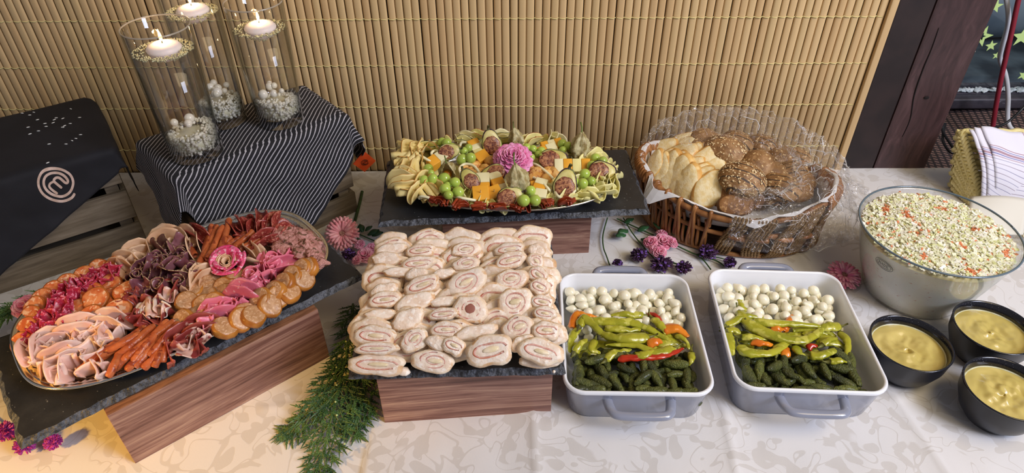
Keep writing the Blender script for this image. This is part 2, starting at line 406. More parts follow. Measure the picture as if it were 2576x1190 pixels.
# ---------------------------------------------------------------- table and its cloth
table = thing('buffet_table', None, 'long wooden buffet table hidden under the white damask cloth', 'table')
tw = mat('table_wood', S(120, 92, 62), rough=.6)
ob('table_top', me('table_top', box((-1.25, .30, -.035), (1.45, 1.245, -.006), .003), tw), table)
lg = me('leg', box((-.03, -.03, -.75), (.03, .03, -.035), .003), tw)
for q in ((-1.18, .37), (1.38, .37), (-1.18, 1.18), (1.38, 1.18)): ob('leg', lg, table, (*q, 0))
def damask():
    s = NT('white_damask'); v = s.coord('Object', (1, 1, 1), False)
    nz1 = s.n('TexNoise', {'Vector': v, 'Scale': 14., 'Detail': 1.}).outputs['Color']
    d = s.n('VectorMath', {0: v, 1: s.n('VectorMath', {0: nz1, 1: (.06, .06, .0)}, operation='MULTIPLY').outputs[0]}, operation='ADD').outputs[0]
    blob = s.n('TexVoronoi', {'Vector': d, 'Scale': 46.}, feature='SMOOTH_F1').outputs['Distance']
    big = s.noise(v, 11., 1, .4)
    leafy = s.math('MULTIPLY', s.ramp(s.math('ADD', blob, s.math('MULTIPLY', s.noise(v, 55, 1), .25)), [(.47, W1), (.495, W0)]), s.ramp(big, [(.44, W0), (.455, W1)]))
    n2 = s.noise(d, 19, 0, .4, 1.6); scroll = s.math('ABSOLUTE', s.math('SUBTRACT', n2, .5))
    f = s.math('MAXIMUM', leafy, s.math('MULTIPLY', s.ramp(scroll, [(.018, W1), (.026, W0)]), s.ramp(big, [(.36, W0), (.38, W1)])))
    weave = s.n('TexWave', {'Vector': v, 'Scale': 420., 'Distortion': 1.5}).outputs[1]
    s.set(Base_Color=s.mix(f, S(226, 224, 222), S(210, 206, 201)), Roughness=s.n('MapRange', {0: f, 3: .36, 4: .62}).outputs[0])
    s.b.inputs['Sheen Weight'].default_value = .15
    s.bump(s.math('ADD', s.math('MULTIPLY', f, -.35), s.math('MULTIPLY', weave, .2)), .35, .0008)
    return s.m
creases = []
for a, b, h in (((2005, 630), (2400, 1230), .0022), ((1340, 1040), (1352, 1230), .0024), ((1815, 1000), (1856, 1230), .0025), ((660, 1030), (1000, 985), .0012), ((1385, 1068), (1560, 1085), .001), ((2250, 1010), (2600, 900), .0012)):
    creases.append((at(*a), at(*b), h))
def clothz(x, y):
    z = 0
    for a, b, h in creases:
        ab = b-a; t = max(0, min(1, ((x-a.x)*ab.x+(y-a.y)*ab.y)/(ab.x**2+ab.y**2)))
        d2 = (x-a.x-t*ab.x)**2+(y-a.y-t*ab.y)**2
        if d2 < .003: z += h*math.exp(-d2/.000018)*1.2+h*1.2*math.exp(-d2/.0004)
    k = max(0, min(1, (.62-y)/.12)) if x > -.2 else 0
    if k: z += k*.0035*(1+noise.noise(Vector((x*9+y*6, y*7-x*3, 1)))*1.6)+k*.0014*noise.noise(Vector((x*30, y*22, 4)))
    return z+.0008*noise.noise(Vector((x*12, y*12, 0)))
xs = list(np.arange(-1.26, 1.47, .0052)); ys = [1.262]+list(np.arange(1.256, .29, -.0052))+[.284, .281, .279, .278, .277, .276]
zs = {.284: -.004, .281: -.015, .279: -.05, .278: -.15, .277: -.25, .276: -.4}
V = [(x, y, zs[y] if y in zs else clothz(x, y)) for x in xs for y in ys]
n = len(ys); F = [(i*n+j, i*n+j+1, (i+1)*n+j+1, (i+1)*n+j) for i in range(len(xs)-1) for j in range(n-1)]
thing('tablecloth', me('tablecloth', (V, F), damask()), 'white damask tablecloth with scroll pattern covering the whole buffet table', 'tablecloth')

# ================================================================ STANDS: slates and walnut boxes
def slate_mat():
    s = NT('black_slate'); v = s.coord('Object', (1, 1, 1))
    f = s.noise(v, 18, 6, .6); g = s.noise(v, 260, 3)
    c = s.ramp(f, [(.35, S(28, 29, 31)), (.6, S(40, 41, 43)), (.75, S(52, 53, 54))])
    c = s.mix(s.ramp(g, [(.7, W0), (.74, W1)]), c, S(120, 120, 118))
    s.set(Base_Color=c, Roughness=s.n('MapRange', {0: f, 3: .38, 4: .6}).outputs[0]); s.bump(s.math('ADD', f, s.math('MULTIPLY', g, .25)), .35, .002); return s.m
slm = slate_mat(); sle = mat('chipped_slate_edge', S(40, 42, 46), S(82, 86, 94), ns=160, rough=.42, bump=.9, bs=220, bd=.003)
def slate(w_, d_, t, seed):
    per = []; N = 240
    hw, hd = w_/2, d_/2
    for k in range(N):
        s_ = k/N*2*(w_+d_)
        if s_ < w_: per.append((-hw+s_, -hd))
        elif s_ < w_+d_: per.append((hw, -hd+s_-w_))
        elif s_ < 2*w_+d_: per.append((hw-(s_-w_-d_), hd))
        else: per.append((-hw, hd-(s_-2*w_-d_)))
    def ring(inset, z, j):
        o = []
        for k, (x, y) in enumerate(per):
            a = inset+j*(.5+nz((x, y, 0), 70, seed)+.6*nz((x, y, 2), 22, seed)); a = max(a, 0)
            o.append((x-math.copysign(min(a, abs(x)), x)*(abs(x) > hw-.02)*1., y-math.copysign(min(a, abs(y)), y)*(abs(y) > hd-.02)*1., z))
        return o
    rings = [ring(.006, 0, .002), ring(.0, t*.25, .002), ring(.002, t*.6, .004), ring(.006, t, .004)]
    V, F = loft(rings)
    idx = [1]*(len(F)-2)+[0, 0]
    return me('slate_board', (V, F), [slm, sle], idx, smooth=False)
def frame2(a, b):                           # local frame: X from a to b
    d = (b-a); return math.atan2(d.y, d.x)
def walnut():
    s = NT('walnut_laminate'); v = s.coord('Object', (1.6, 1.6, 46))
    dis = s.n('TexNoise', {'Vector': s.coord('Object', (3, 3, 8)), 'Scale': 1.3, 'Detail': 2.}).outputs['Color']
    d = s.n('VectorMath', {0: v, 1: dis}, operation='ADD').outputs[0]
    f = s.noise(d, 3.0, 6, .66)
    c = s.ramp(f, [(.30, S(88, 56, 48)), (.43, S(124, 84, 72)), (.54, S(152, 112, 96)), (.68, S(186, 148, 124))])
    s.set(Base_Color=c, Roughness=.38); s.bump(f, .1, .001); return s.m
wal = walnut(); walin = mat('walnut_edge', S(150, 104, 74), S(120, 80, 56), ns=30, rough=.5, stretch=(1, 8, 1))
def wood_box(name, label, loc, ang, L, D, Hh):
    t = thing(name, None, label, 'box', 'walnut display boxes under the slates', loc, (0, 0, ang)); k = .014
    for nm, lo, hi in (('front_panel', (0, 0, 0), (L, k, Hh)), ('rear_panel', (0, D-k, 0), (L, D, Hh)), ('end_panel', (0, k, 0), (k, D-k, Hh)), ('end_panel', (L-k, k, 0), (L, D-k, Hh))):
        e = ob(nm, me(nm, box(lo, hi, .0008), wal, smooth=False), t)
        q = .0012
        ob('edge_band', me('edge_band', box((lo[0]+.0005, lo[1]+.0005, Hh-.0005), (hi[0]-.0005, hi[1]-.0005, Hh+q), .0003), walin, smooth=False), e)
    return t
# left
bl, br = Vector((-.512, .537, 0)), Vector((-.288, .727, 0)); aL = frame2(bl, br)
wood_box('display_box', 'walnut-look wooden box at an angle holding up the meat platter slate', bl, aL, (br-bl).length, .20, .1035)
aS = math.atan2(.303, .359)
SL = at(50, 1135, .108); SB = at(920, 700, .108); aS = frame2(SL, SB); LL = (SB-SL).length
def Lf(u, v, z=0.): return SL+Vector((math.cos(aS)*u-math.sin(aS)*v, math.sin(aS)*u+math.cos(aS)*v, z))
c0 = Lf(LL/2, .112, -.003)
thing('slate_board', slate(LL, .224, .0105, 3), 'long dark slate board set at an angle under the silver meat platter', 'slate', 'slates on the buffet', (c0.x, c0.y, .105), (0, 0, aS))
# middle
ml, mr = at(968, 1064), at(1386, 1036)
wood_box('display_box', 'walnut-look wooden box under the square slate of chicken slices', ml, frame2(ml, mr), (mr-ml).length, .20, .1035)
q0 = at(872, 952, .110); q1 = at(1426, 940, .110); aM = frame2(q0, q1); wM = (q1-q0).length
cm_ = (q0+q1)/2+Vector((-math.sin(aM), math.cos(aM), 0))*.137
thing('slate_board', slate(wM, .275, .0095, 9), 'nearly square black slate board carrying the sliced chicken rolls', 'slate', 'slates on the buffet', (cm_.x, cm_.y, .105), (0, 0, aM))
# back
kl, kr = at(1120, 652), at(1481, 636)
wood_box('display_box', 'walnut-look wooden box under the slate of the cheese platter', kl, frame2(kl, kr), (kr-kl).length, .17, .1035)
q0 = at(950, 570, .110); q1 = at(1640, 538, .110); aC = frame2(q0, q1); wC = (q1-q0).length
cc_ = (q0+q1)/2+Vector((-math.sin(aC), math.cos(aC), 0))*.106
thing('slate_board', slate(wC, .212, .0105, 15), 'wide dark slate board under the oval cheese platter', 'slate', 'slates on the buffet', (cc_.x, cc_.y, .105), (0, 0, aC))

# ================================================================ silver catering trays
silver = mat('polished_foil', S(225, 222, 214), rough=.16, metal=1.)
silver2 = mat('fluted_foil', S(215, 212, 205), rough=.2, metal=1.)
def se(t, a, b, e):                         # superellipse point
    c, s_ = math.cos(t), math.sin(t)
    return a*math.copysign(abs(c)**(2/e), c), b*math.copysign(abs(s_)**(2/e), s_)
def tray(label, loc, ang, a, b, e, hgt):
    t = thing('serving_platter', None, label, 'platter', 'silver trays', loc, (0, 0, ang)); N = 220
    def ring(k, z, fl=0.):
        o = []
        for i in range(N):
            f = 1+(fl if i % 2 else -fl); x, y = se(2*PI*i/N, a-k*f, b-k*f, e); o.append((x, y, z))
        return o
    ob('tray_base', me('tray_base', loft([ring(.034, 0), ring(.032, .002), ring(.036, .0035), ring(.07, .003)]), silver), t)
    ob('fluted_wall', me('fluted_wall', loft([ring(.033, .002), ring(.028, hgt*.35, .03), ring(.014, hgt*.85, .09), ring(.007, hgt*.97), ring(.006, hgt*.9), ring(.015, hgt*.7, .03), ring(.0335, .001)], False), silver2), t)
    R1 = [ring(.008, hgt*.93), ring(.001, hgt*.9), ring(0, hgt*.97), ring(.0015, hgt*1.04), ring(.004, hgt*1.0), ring(.0075, hgt*.97), ring(.008, hgt*.93)]
    ob('rolled_rim', me('rolled_rim', loft(R1, False), silver), t)
    return t
ZT = .1165
mc = Lf(.245, .122); MCx, MCy = mc.x, mc.y
tray('large silver foil platter heaped with sliced sausage and ham', (mc.x, mc.y, ZT), aS, .214, .128, 3.0, .028)
cl_, cr_ = at(995, 447, .143), at(1561, 455, .143)
pc0 = (cl_+cr_)/2; CP = Vector((pc0.x, 1.038, ZT))
tray('oval silver platter arranged with cheese, figs and grapes', CP, math.radians(-2.), (cr_-cl_).length/2, .121, 2.25, .027)

# ================================================================ food builders
class Kit: pass
def food(name, c, c2=None, c3=None, **k): 
    k.setdefault('rough', .38); k.setdefault('sss', .12); k.setdefault('rnd', .1); k.setdefault('bump', .25); return mat(name, c, c2, c3, **k)
# ---- meat materials
kab = food('smoked_sausage_skin', S(172, 84, 44), S(196, 108, 60), S(140, 60, 34), ns=60, ns3=90, rough=.3, bump=.6, bs=180, bd=.002)
kabe = food('sausage_cut', S(206, 120, 84), S(176, 88, 60), ns=300, rough=.35)
cho = food('chorizo_face', S(222, 140, 84), S(200, 100, 50), S(238, 190, 150), ns=110, ns3=150, rough=.3)
chor = food('chorizo_rind', S(190, 110, 44), S(170, 90, 34), ns=60)
salr = food('red_salami', S(164, 34, 58), S(186, 52, 78), S(226, 130, 150), ns=90, ns3=260, lo3=.56, hi3=.62, rough=.34, sss=.2)
sald = food('dark_salami', S(128, 42, 38), S(150, 62, 52), S(190, 120, 100), ns=90, ns3=220, rough=.34)
turk = food('turkey_ham', S(240, 208, 194), S(232, 186, 170), ns=30, rough=.36, sss=.25)
purp = food('pastrami', S(140, 90, 96), S(106, 60, 68), ns=40, rough=.3, sss=.15)
pepr = food('pepper_crust', S(70, 46, 34), S(190, 160, 120), ns=420, rough=.6, bump=.8, bs=500)
beig = food('roast_pork', S(214, 170, 132), S(226, 190, 156), ns=25, rough=.36, sss=.2)
serr = food('cured_ham', S(136, 52, 48), S(168, 84, 74), S(232, 196, 180), ns=30, ns3=40, lo3=.56, hi3=.6, rough=.28, sss=.2)
fatm = food('ham_fat', S(240, 222, 208), S(220, 168, 150), ns=50, rough=.3, sss=.3)
brat = food('bratwurst_face', S(198, 152, 108), S(180, 132, 88), S(218, 178, 140), ns=140, rough=.36)
bratr = food('bratwurst_rind', S(188, 124, 50), S(164, 98, 34), ns=60, rough=.3)
mort = food('mortadella', S(232, 130, 150), S(222, 112, 134), S(240, 180, 190), ns=40, ns3=160, lo3=.62, hi3=.66, rough=.3, sss=.25)
patem = food('meat_pate', S(208, 152, 142), S(180, 122, 110), S(116, 84, 60), ns=70, ns3=110, lo3=.58, hi3=.63, rough=.5, bump=1., bs=240, bd=.005)
rosem = food('rosette_salami', S(222, 62, 112), S(236, 110, 150), S(248, 190, 206), ns=70, ns3=260, rough=.3, sss=.25)
def cold_cut(R, kind, seed, t=.0011):
    """a thin round slice, folded: ruffle, taco, roll or cone"""
    rr = random.Random(seed)
    if kind == 'ruffle':
        k = rr.choice((2, 3, 3, 4)); ph = rr.random()*6; A = rr.uniform(.28, .45); cup = rr.uniform(.2, .5)
        def f(u, v):
            a = 2*PI*u; r = R*(.04+.96*v); q = 1-.25*v*v
            return Vector((r*q*math.cos(a)*.8, r*q*math.sin(a)*.8, A*r*math.sin(k*a+ph)*v+cup*r*v+.1*R*nz((math.cos(a)*v, math.sin(a)*v, seed), 2.5)))
        return sheet(f, 22, 5, t)
    if kind == 'taco':
        rad = R*rr.uniform(.16, .26); sk = rr.uniform(-.3, .3); wv = rr.uniform(.05, .14)
        def f(u, v):
            x = (u-.5)*2; y = (v-.5)*2*math.sqrt(max(.04, 1-.92*x*x)); s_ = x*R
            lim = rad*PI/2
            if abs(s_) < lim: a = s_/rad; px, pz = rad*math.sin(a), rad*(1-math.cos(a))
            else: px, pz = math.copysign(rad+(abs(s_)-lim)*.12, s_), rad+(abs(s_)-lim)
            return Vector((px+wv*R*math.sin(3*y+seed)*abs(x)+sk*R*x*x*y*.3, y*R, pz+.08*R*nz((x, y, seed), 2)))
        return sheet(f, 14, 8, t)
    if kind == 'roll':
        turns = rr.uniform(1.4, 2.1); r0 = R*.10; fl = rr.uniform(.25, .6)
        def f(u, v):
            a = turns*2*PI*u; r = r0+R*.26*u/1.2+fl*R*.25*v*u; h = R*(1.0-.5*abs(u-.5))
            return Vector((r*math.cos(a), r*math.sin(a), (v-.5)*h+.08*R*math.sin(2*a+seed)))
        return sheet(f, 26, 5, t)
    if kind == 'ribbon':                     # a slice set on edge in serpentine folds
        n = rr.choice((1.5, 2, 2.5)); A = R*rr.uniform(.22, .36); lean_ = rr.uniform(-.35, .35); cu_ = rr.uniform(-.5, .5)
        def f(u, v):
            a = 2*PI*n*u; x = (u-.5)*R*1.5+A*.45*math.sin(2*a); y = A*math.sin(a)+cu_*R*(u-.5)**2*2
            h = R*.95*(.62+.38*math.sin(PI*u)); q = .12*R*nz((u*4, v*1.5, seed), 1.3)
            return Vector((x+q, y*(.75+.45*v)+lean_*h*v+q, h*(v-.35)+.05*R*math.sin(3*a+seed)*v))
        return sheet(f, 34, 5, t)
    if kind == 'wave':                       # concertina fold
        n = rr.choice((2, 3)); A = R*rr.uniform(.22, .32)
        def f(u, v):
            x = (u-.5)*2; y = (v-.5)*2*math.sqrt(max(.06, 1-.9*x*x)); a = x*PI*n
            return Vector((x*R*.55+A*.35*math.sin(2*a), y*R*.85, A*math.cos(a)*(1-.25*v)+A+.06*R*nz((x*2, y*2, seed), 2)))
        return sheet(f, 26, 6, t)
def cut_set(name, m, R, kinds, n=4, seed=0, t=.0011):
    out = []
    for k in range(n):
        out.append(me(name, cold_cut(R, kinds[k % len(kinds)], seed+k*3+1, t), m))
    return out
def scatter(name, meshes, pts, z, label, cat, group, tilt=.35, base=None, sc=(.9, 1.15), lean=(0, 0), rnd=None, ordl=True, spin=None):
    rnd = rnd or R_
    for i, q in enumerate(pts):
        px, py = q[0], q[1]; zz = z+(q[2] if len(q) > 2 else 0)
        n = Vector((lean[0]+rnd.uniform(-tilt, tilt), lean[1]+rnd.uniform(-tilt, tilt), 1))
        sp = rnd.uniform(0, 6.28) if spin is None else spin+rnd.uniform(-.3, .3)
        lab = label.replace('#', nth(i)) if ordl else label
        thing(name, meshes[i % len(meshes)], lab, cat, group, at(px, py, zz), facing(n, sp), rnd.uniform(*sc))
# coordinate helpers for the close-ups the lists below were read from
A2 = lambda x, y: (x/1.804, 530+y/1.804)
A3 = lambda x, y: (420+x/1.804, 530+y/1.804)
A6 = lambda x, y: (300+x/3.606, 430+y/3.606)
def pts(f, s_): return [(*f(a, b), *c) for a, b, *c in s_]

# ================================================================ MEAT PLATTER
zb = .128
# bedding slices hide the tray floor
bed = cut_set('ham_slice', beig, .030, ('ruffle', 'taco'), 4, 40)
bp = []
for i in range(7):
    for j in range(3):
        p = Lf(.085+.315*i/6, .068+.045*j); bp.append((p.x, p.y))
for i, (x, y) in enumerate(bp):
    flat = puck(.031, .024, .003, 18, .08, i)[0]
    thing('ham_slice', me('ham_slice', flat, beig), 'pale roast pork slice laid flat under the other cold cuts of the meat platter', 'ham', 'bed of ham under the meat platter', (x, y, .1225+.0012*(i % 3)), (R_.uniform(-.05, .05), 0, R_.random()*3))
def sausage(path, r, seed):
    P = smooth_path(path, 7); n = len(P)
    return join(tube([p+Vector((nz(p, 60, seed), nz(p, 60, seed+3), nz(p, 60, seed+5)))*.0012 for p in P], [r*(1+.12*nz(p, 160, seed))*(.72 if i in (0, n-1) else 1) for i, p in enumerate(P)], 8))
def stick(name, path, r, label, group, seed, m=None, cat='sausage'):
    c = sum((Vector(p) for p in path), Vector())/len(path)
    V, F = sausage([Vector(p)-c for p in path], r, seed)
    idx = [0]*len(F); idx[-1] = idx[-2] = 1
    thing(name, me(name, (V, F), [m or kab, kabe], idx), label, cat, group, c)
front = [((345, 738), (545, 585)), ((430, 690), (660, 525)), ((525, 665), (700, 520)), ((565, 675), (790, 500)), ((520, 720), (640, 600)), ((576, 727), (700, 600)), ((612, 712), (740, 560)), ((650, 720), (765, 590)),
         ((675, 663), (815, 512)), ((702, 710), (748, 620)), ((737, 690), (768, 590)), ((490, 757), (548, 645)), ((400, 690), (580, 600)), ((470, 650), (640, 560)), ((600, 690), (760, 500)), ((560, 650), (700, 560))]
order = sorted(range(len(front)), key=lambda i: front[i][0][0])
for i, (a, b) in enumerate(front):
    h = .150+.006*(i in (3, 8, 2, 13, 14))
    stick('sausage_stick', [at(*A2(*a), h-.004), at(*A2((a[0]+b[0])/2+R_.uniform(-5, 5), (a[1]+b[1])/2), h+.003), at(*A2(*b), h+.002)], .0052,
          f'smoked sausage stick in the front bundle, its lower tip {nth(order.index(i))} from the left', 'sausage sticks of the front bundle', i)
back = [((1000, 440), (960, 600), (900, 755)), ((840, 490), (800, 690), (720, 850)), ((880, 500), (820, 680), (760, 800)), ((940, 500), (880, 640), (800, 800)), ((700, 990), (800, 860), (960, 740)), ((720, 930), (800, 830), (900, 780)),
        ((1160, 560), (1050, 640), (960, 700)), ((1220, 545), (1130, 620), (1040, 700)), ((1110, 630), (1030, 690), (960, 740)), ((1330, 570), (1210, 650), (1090, 710)), ((1300, 620), (1220, 690), (1150, 735)), ((610, 655), (650, 710), (690, 770)),
        ((830, 560), (790, 680), (780, 760)), ((1010, 600), (930, 690), (860, 770)), ((860, 760), (800, 880), (730, 960))]
order = sorted(range(len(back)), key=lambda i: back[i][0][0])
for i, p in enumerate(back):
    h = .150+(.009 if i in (0, 3) else .004 if i in (1, 2, 7, 9) else 0)
    stick('sausage_stick', [at(*A6(*q), h+.004*(k == 0)) for k, q in enumerate(p)], .0052,
          f'smoked sausage stick in the rear bundle, its upper tip {nth(order.index(i))} from the left', 'sausage sticks of the rear bundle', i+30)
def puck_set(name, m2, rx, ry, t, n, seed, jit=.05, **k):
    out = []
    for i in range(n):
        vf, I = puck(rx, ry, t, 20, jit, seed+i*2.7, **k); out.append(me(name, vf, m2, I))
    return out
ch = puck_set('chorizo_slice', [cho, chor], .0175, .0165, .006, 3, 5)
outer = pts(A2, [(100, 600), (125, 530), (140, 480), (160, 437), (195, 403), (250, 365), (312, 330), (385, 295), (450, 266), (525, 252)])
for i, (px, py) in enumerate(outer):
    thing('chorizo_slice', ch[i % 3], f'orange chorizo slice in the row along the meat platter rear rim, {nth(i)} from near end', 'sausage slice', 'chorizo slices', at(px, py, .142+.002*(i % 2)), facing((-.1+.3*(i > 3), -.55, .8), i), .95)
inner = pts(A2, [(415, 375, .004), (435, 402, .012), (575, 372, .012), (415, 485, .006), (537, 455, .012), (357, 450, .003), (500, 340, .003), (475, 325, .0), (500, 402, .002), (470, 440, .0)])
for i, (px, py, dz) in enumerate(inner):
    thing('chorizo_slice', ch[(i+1) % 3], f'large orange chorizo slice in the middle cluster of the meat platter, {nth(i)} from top', 'sausage slice', 'chorizo slices', at(px, py, .140+dz), facing((.05, -.5+.1*(i % 3), .85), i*1.3), 1.08)
rs = cut_set('salami_slice', salr, .021, ('ribbon', 'ruffle', 'ribbon'), 6, 60)
scatter('salami_slice', rs, pts(A2, [(510, 285), (490, 312), (450, 300), (455, 325), (415, 318), (400, 335), (375, 340), (350, 350), (350, 380), (320, 365), (310, 395), (270, 405), (295, 430), (285, 455), (245, 440), (250, 470), (320, 500), (330, 520), (270, 520), (215, 520), (225, 545), (200, 500), (165, 580), (175, 555), (150, 600)]), .148,
        'crimson ruffled salami slice on the meat platter, # from the top of its row', 'salami', 'crimson salami ruffles', .4)
tk = cut_set('ham_fold', turk, .031, ('ribbon', 'taco', 'ribbon', 'ribbon'), 8, 80, .0014)
scatter('ham_fold', tk, pts(A2, [(430, 535), (360, 555), (480, 565), (300, 590), (395, 590), (240, 600), (440, 610), (335, 620), (190, 622), (165, 655), (260, 640), (410, 630), (205, 685), (290, 680), (345, 655), (250, 710), (310, 712), (255, 735), (310, 738), (430, 735), (440, 690), (510, 530), (545, 545)]), .143,
        'pale pink turkey ham fold on the meat platter, # from the top of its heap', 'ham', 'turkey ham folds', .35, sc=(.8, 1.05))
pu = []
for k in range(5):
    vf = cold_cut(.024, ('roll', 'taco', 'roll', 'ruffle', 'roll')[k], 100+k); Vn = len(vf[0])
    d = me('pastrami_roll', vf, [purp, pepr])
    nu_, nv_ = {'roll': (26, 5), 'taco': (14, 8), 'ruffle': (22, 5), 'wave': (26, 6)}[('roll', 'taco', 'roll', 'ruffle', 'roll')[k]]
    idx = [1 if i >= 2*nu_*nv_ else 0 for i in range(len(vf[1]))]
    d.polygons.foreach_set('material_index', np.array(idx, dtype=np.int32)); pu.append(d)
scatter('pastrami_roll', pu, pts(A6, [(350, 800, .004), (400, 730), (460, 760), (555, 700, .006), (600, 760), (650, 700), (250, 860), (200, 900), (320, 870, .004), (420, 840), (570, 840, .008), (480, 900), (650, 905, .010), (300, 960), (170, 960, .010), (110, 990), (500, 950, .008), (545, 1020, .010), (220, 1070, .010), (390, 1050, .012), (450, 1000), (330, 1010), (600, 960)]), .148,
        'purple pepper-edged pastrami roll on the meat platter, # from the back of its heap', 'ham', 'pastrami rolls', .5, lean=(0, -.35))
bg = cut_set('pork_slice', beig, .028, ('taco', 'ruffle'), 4, 130)
scatter('pork_slice', bg, pts(A6, [(600, 620, .006), (640, 690), (440, 660), (470, 690), (180, 740), (210, 790), (90, 860), (130, 830), (700, 720), (60, 920), (1230, 770), (1250, 820), (700, 1010), (650, 1060), (760, 1000)]), .142,
        'beige roast pork slice on the meat platter, # from the back of its heap', 'ham', 'roast pork slices', .4)
se_ = cut_set('cured_ham_fold', serr, .026, ('ribbon', 'ruffle', 'taco'), 5, 150)
scatter('cured_ham_fold', se_, pts(A2, [(640, 400), (690, 400), (780, 395), (610, 430), (680, 490), (640, 500), (740, 490), (830, 590), (880, 560), (820, 620), (900, 590), (860, 630), (920, 540), (790, 640)]), .146,
        'dark red cured ham fold with fat streaks on the meat platter, # from the back', 'ham', 'cured ham folds', .45)
ff = cut_set('ham_fat_fold', fatm, .019, ('ruffle', 'wave'), 3, 170)
scatter('ham_fat_fold', ff, pts(A2, [(720, 430, .006), (690, 450, .006), (775, 400, .008), (750, 460, .004), (660, 450, .003), (480, 590, .004)]), .150,
        'whitish fatty ham fold amid the cured ham, # from the back', 'ham', 'fatty ham folds', .45)
ds = cut_set('dark_salami_slice', sald, .026, ('taco', 'ruffle'), 4, 190)
scatter('dark_salami_slice', ds, pts(A3, [(330, 85), (370, 75), (420, 68), (455, 90, .004), (500, 80), (540, 95), (150, 125), (350, 100), (400, 100), (470, 140, .004), (450, 150), (300, 95), (530, 120)]), .147,
        'dark red salami slice at the rear of the meat platter, # from the back left', 'salami', 'dark salami slices', .4, lean=(0, -.3))
bs_ = puck_set('bratwurst_slice', [brat, bratr], .0165, .0155, .0125, 4, 25, round_=.16)
scatter('bratwurst_slice', bs_, pts(A3, [(200, 330), (190, 358), (260, 345, .003), (300, 352, .003), (320, 318), (120, 370), (265, 385), (90, 415, .010), (165, 428, .006), (218, 420, .006), (130, 480, .006), (78, 497, .010), (60, 440), (180, 395)]), .144,
        'tan fried sausage slice amid the meat platter, # of the middle cluster from the back', 'sausage slice', 'fried sausage slices', .5, lean=(.15, -.5))
right = pts(A3, [(645, 262), (612, 268), (572, 300), (536, 330), (490, 368), (428, 402), (620, 315), (552, 372), (466, 430), (392, 480), (335, 495), (262, 532), (500, 395), (360, 470)])
for i, (px, py) in enumerate(right):
    thing('bratwurst_slice', bs_[i % 4], f'tan fried sausage slice along the front right platter rim, {nth(i)} in the row', 'sausage slice', 'fried sausage slices along the rim', at(px, py, .149+.004*(i < 6)), facing((-.45+.1*(i % 3), -.40, .75) if i < 6 else (.55-.2*(i % 2), -.35+.3*(i % 2), .65), i), 1.08)
mo = cut_set('mortadella_fold', mort, .029, ('ribbon', 'roll', 'ribbon', 'taco'), 7, 210, .0013)
scatter('mortadella_fold', mo, pts(A3, [(540, 232), (495, 235, .006), (452, 252, .006), (520, 262), (470, 285), (400, 300, .008), (380, 305), (440, 315), (350, 360, .006), (400, 350), (350, 395, .004), (380, 380), (290, 440, .006), (320, 425), (260, 445), (300, 470), (215, 490, .003), (240, 480), (205, 520)]), .145,
        'pink mortadella fold in the band across the meat platter, # from its rear end', 'sausage slice', 'mortadella folds', .4)
# rosette
rc = at(*A3(285, 248), .152)
ros = thing('salami_rosette', None, 'large pink salami rose with a beige centre on the meat platter', 'salami', None, rc, facing((-.05, -.35, 1)))
for k in range(9):
    a0 = k*2.4; rr = .028-.0016*k
    V = sheet(lambda u, v: Vector(((rr*(.55+.5*v))*math.cos(a0+(u-.5)*2.0), (rr*(.55+.5*v))*math.sin(a0+(u-.5)*2.0), .004+.0009*k+.010*math.sin(v*PI*.55)*math.sin(PI*u)**.4)), 10, 5, .0016)
    e = ob('petal_slice', me('petal_slice', V, rosem), ros)
for k in range(4):
    r0 = .0125-.0028*k
    V = sheet(lambda u, v: Vector(((r0+.002*v)*math.cos(u*5.2+k*1.9), (r0+.002*v)*math.sin(u*5.2+k*1.9), .006+.010*v)), 16, 3, .0012)
    e = ob('centre_slice', me('centre_slice', V, beig), ros); e['label'] = 'beige rolled slice in the rose centre'
# pate
pp = at(*A3(588, 165), .138)
def patf(v):
    d = v.normalized(); return Vector((v.x*.052, v.y*.030, v.z*.022))*(1+.22*nz(d, 3, 4)+.14*nz(d, 8, 1)+.07*nz(d, 20, 2))
pat = thing('meat_pate', me('meat_pate', sph(1, 64, 40, patf), patem), 'rough pink block of coarse meat pate at the right end of the meat platter', 'pate', None, pp+Vector((0, 0, .004)), (0, .1, -.45))
for k, (x, y) in enumerate(((520, 175), (560, 120), (600, 105), (640, 160), (665, 200), (690, 230), (600, 190))):
    ob('crumbled_chunk', me('crumbled_chunk', sph(.010, 20, 12, lambda v: Vector((v.x*1.5, v.y, v.z*.6))*(1+.5*nz(v, 120, k)+.35*nz(v, 300, k))), patem), pat, Matrix.Rotation(0, 3, 'Z') @ Vector((0, 0, 0))+pat.matrix_basis.inverted()@at(*A3(x, y), .158))

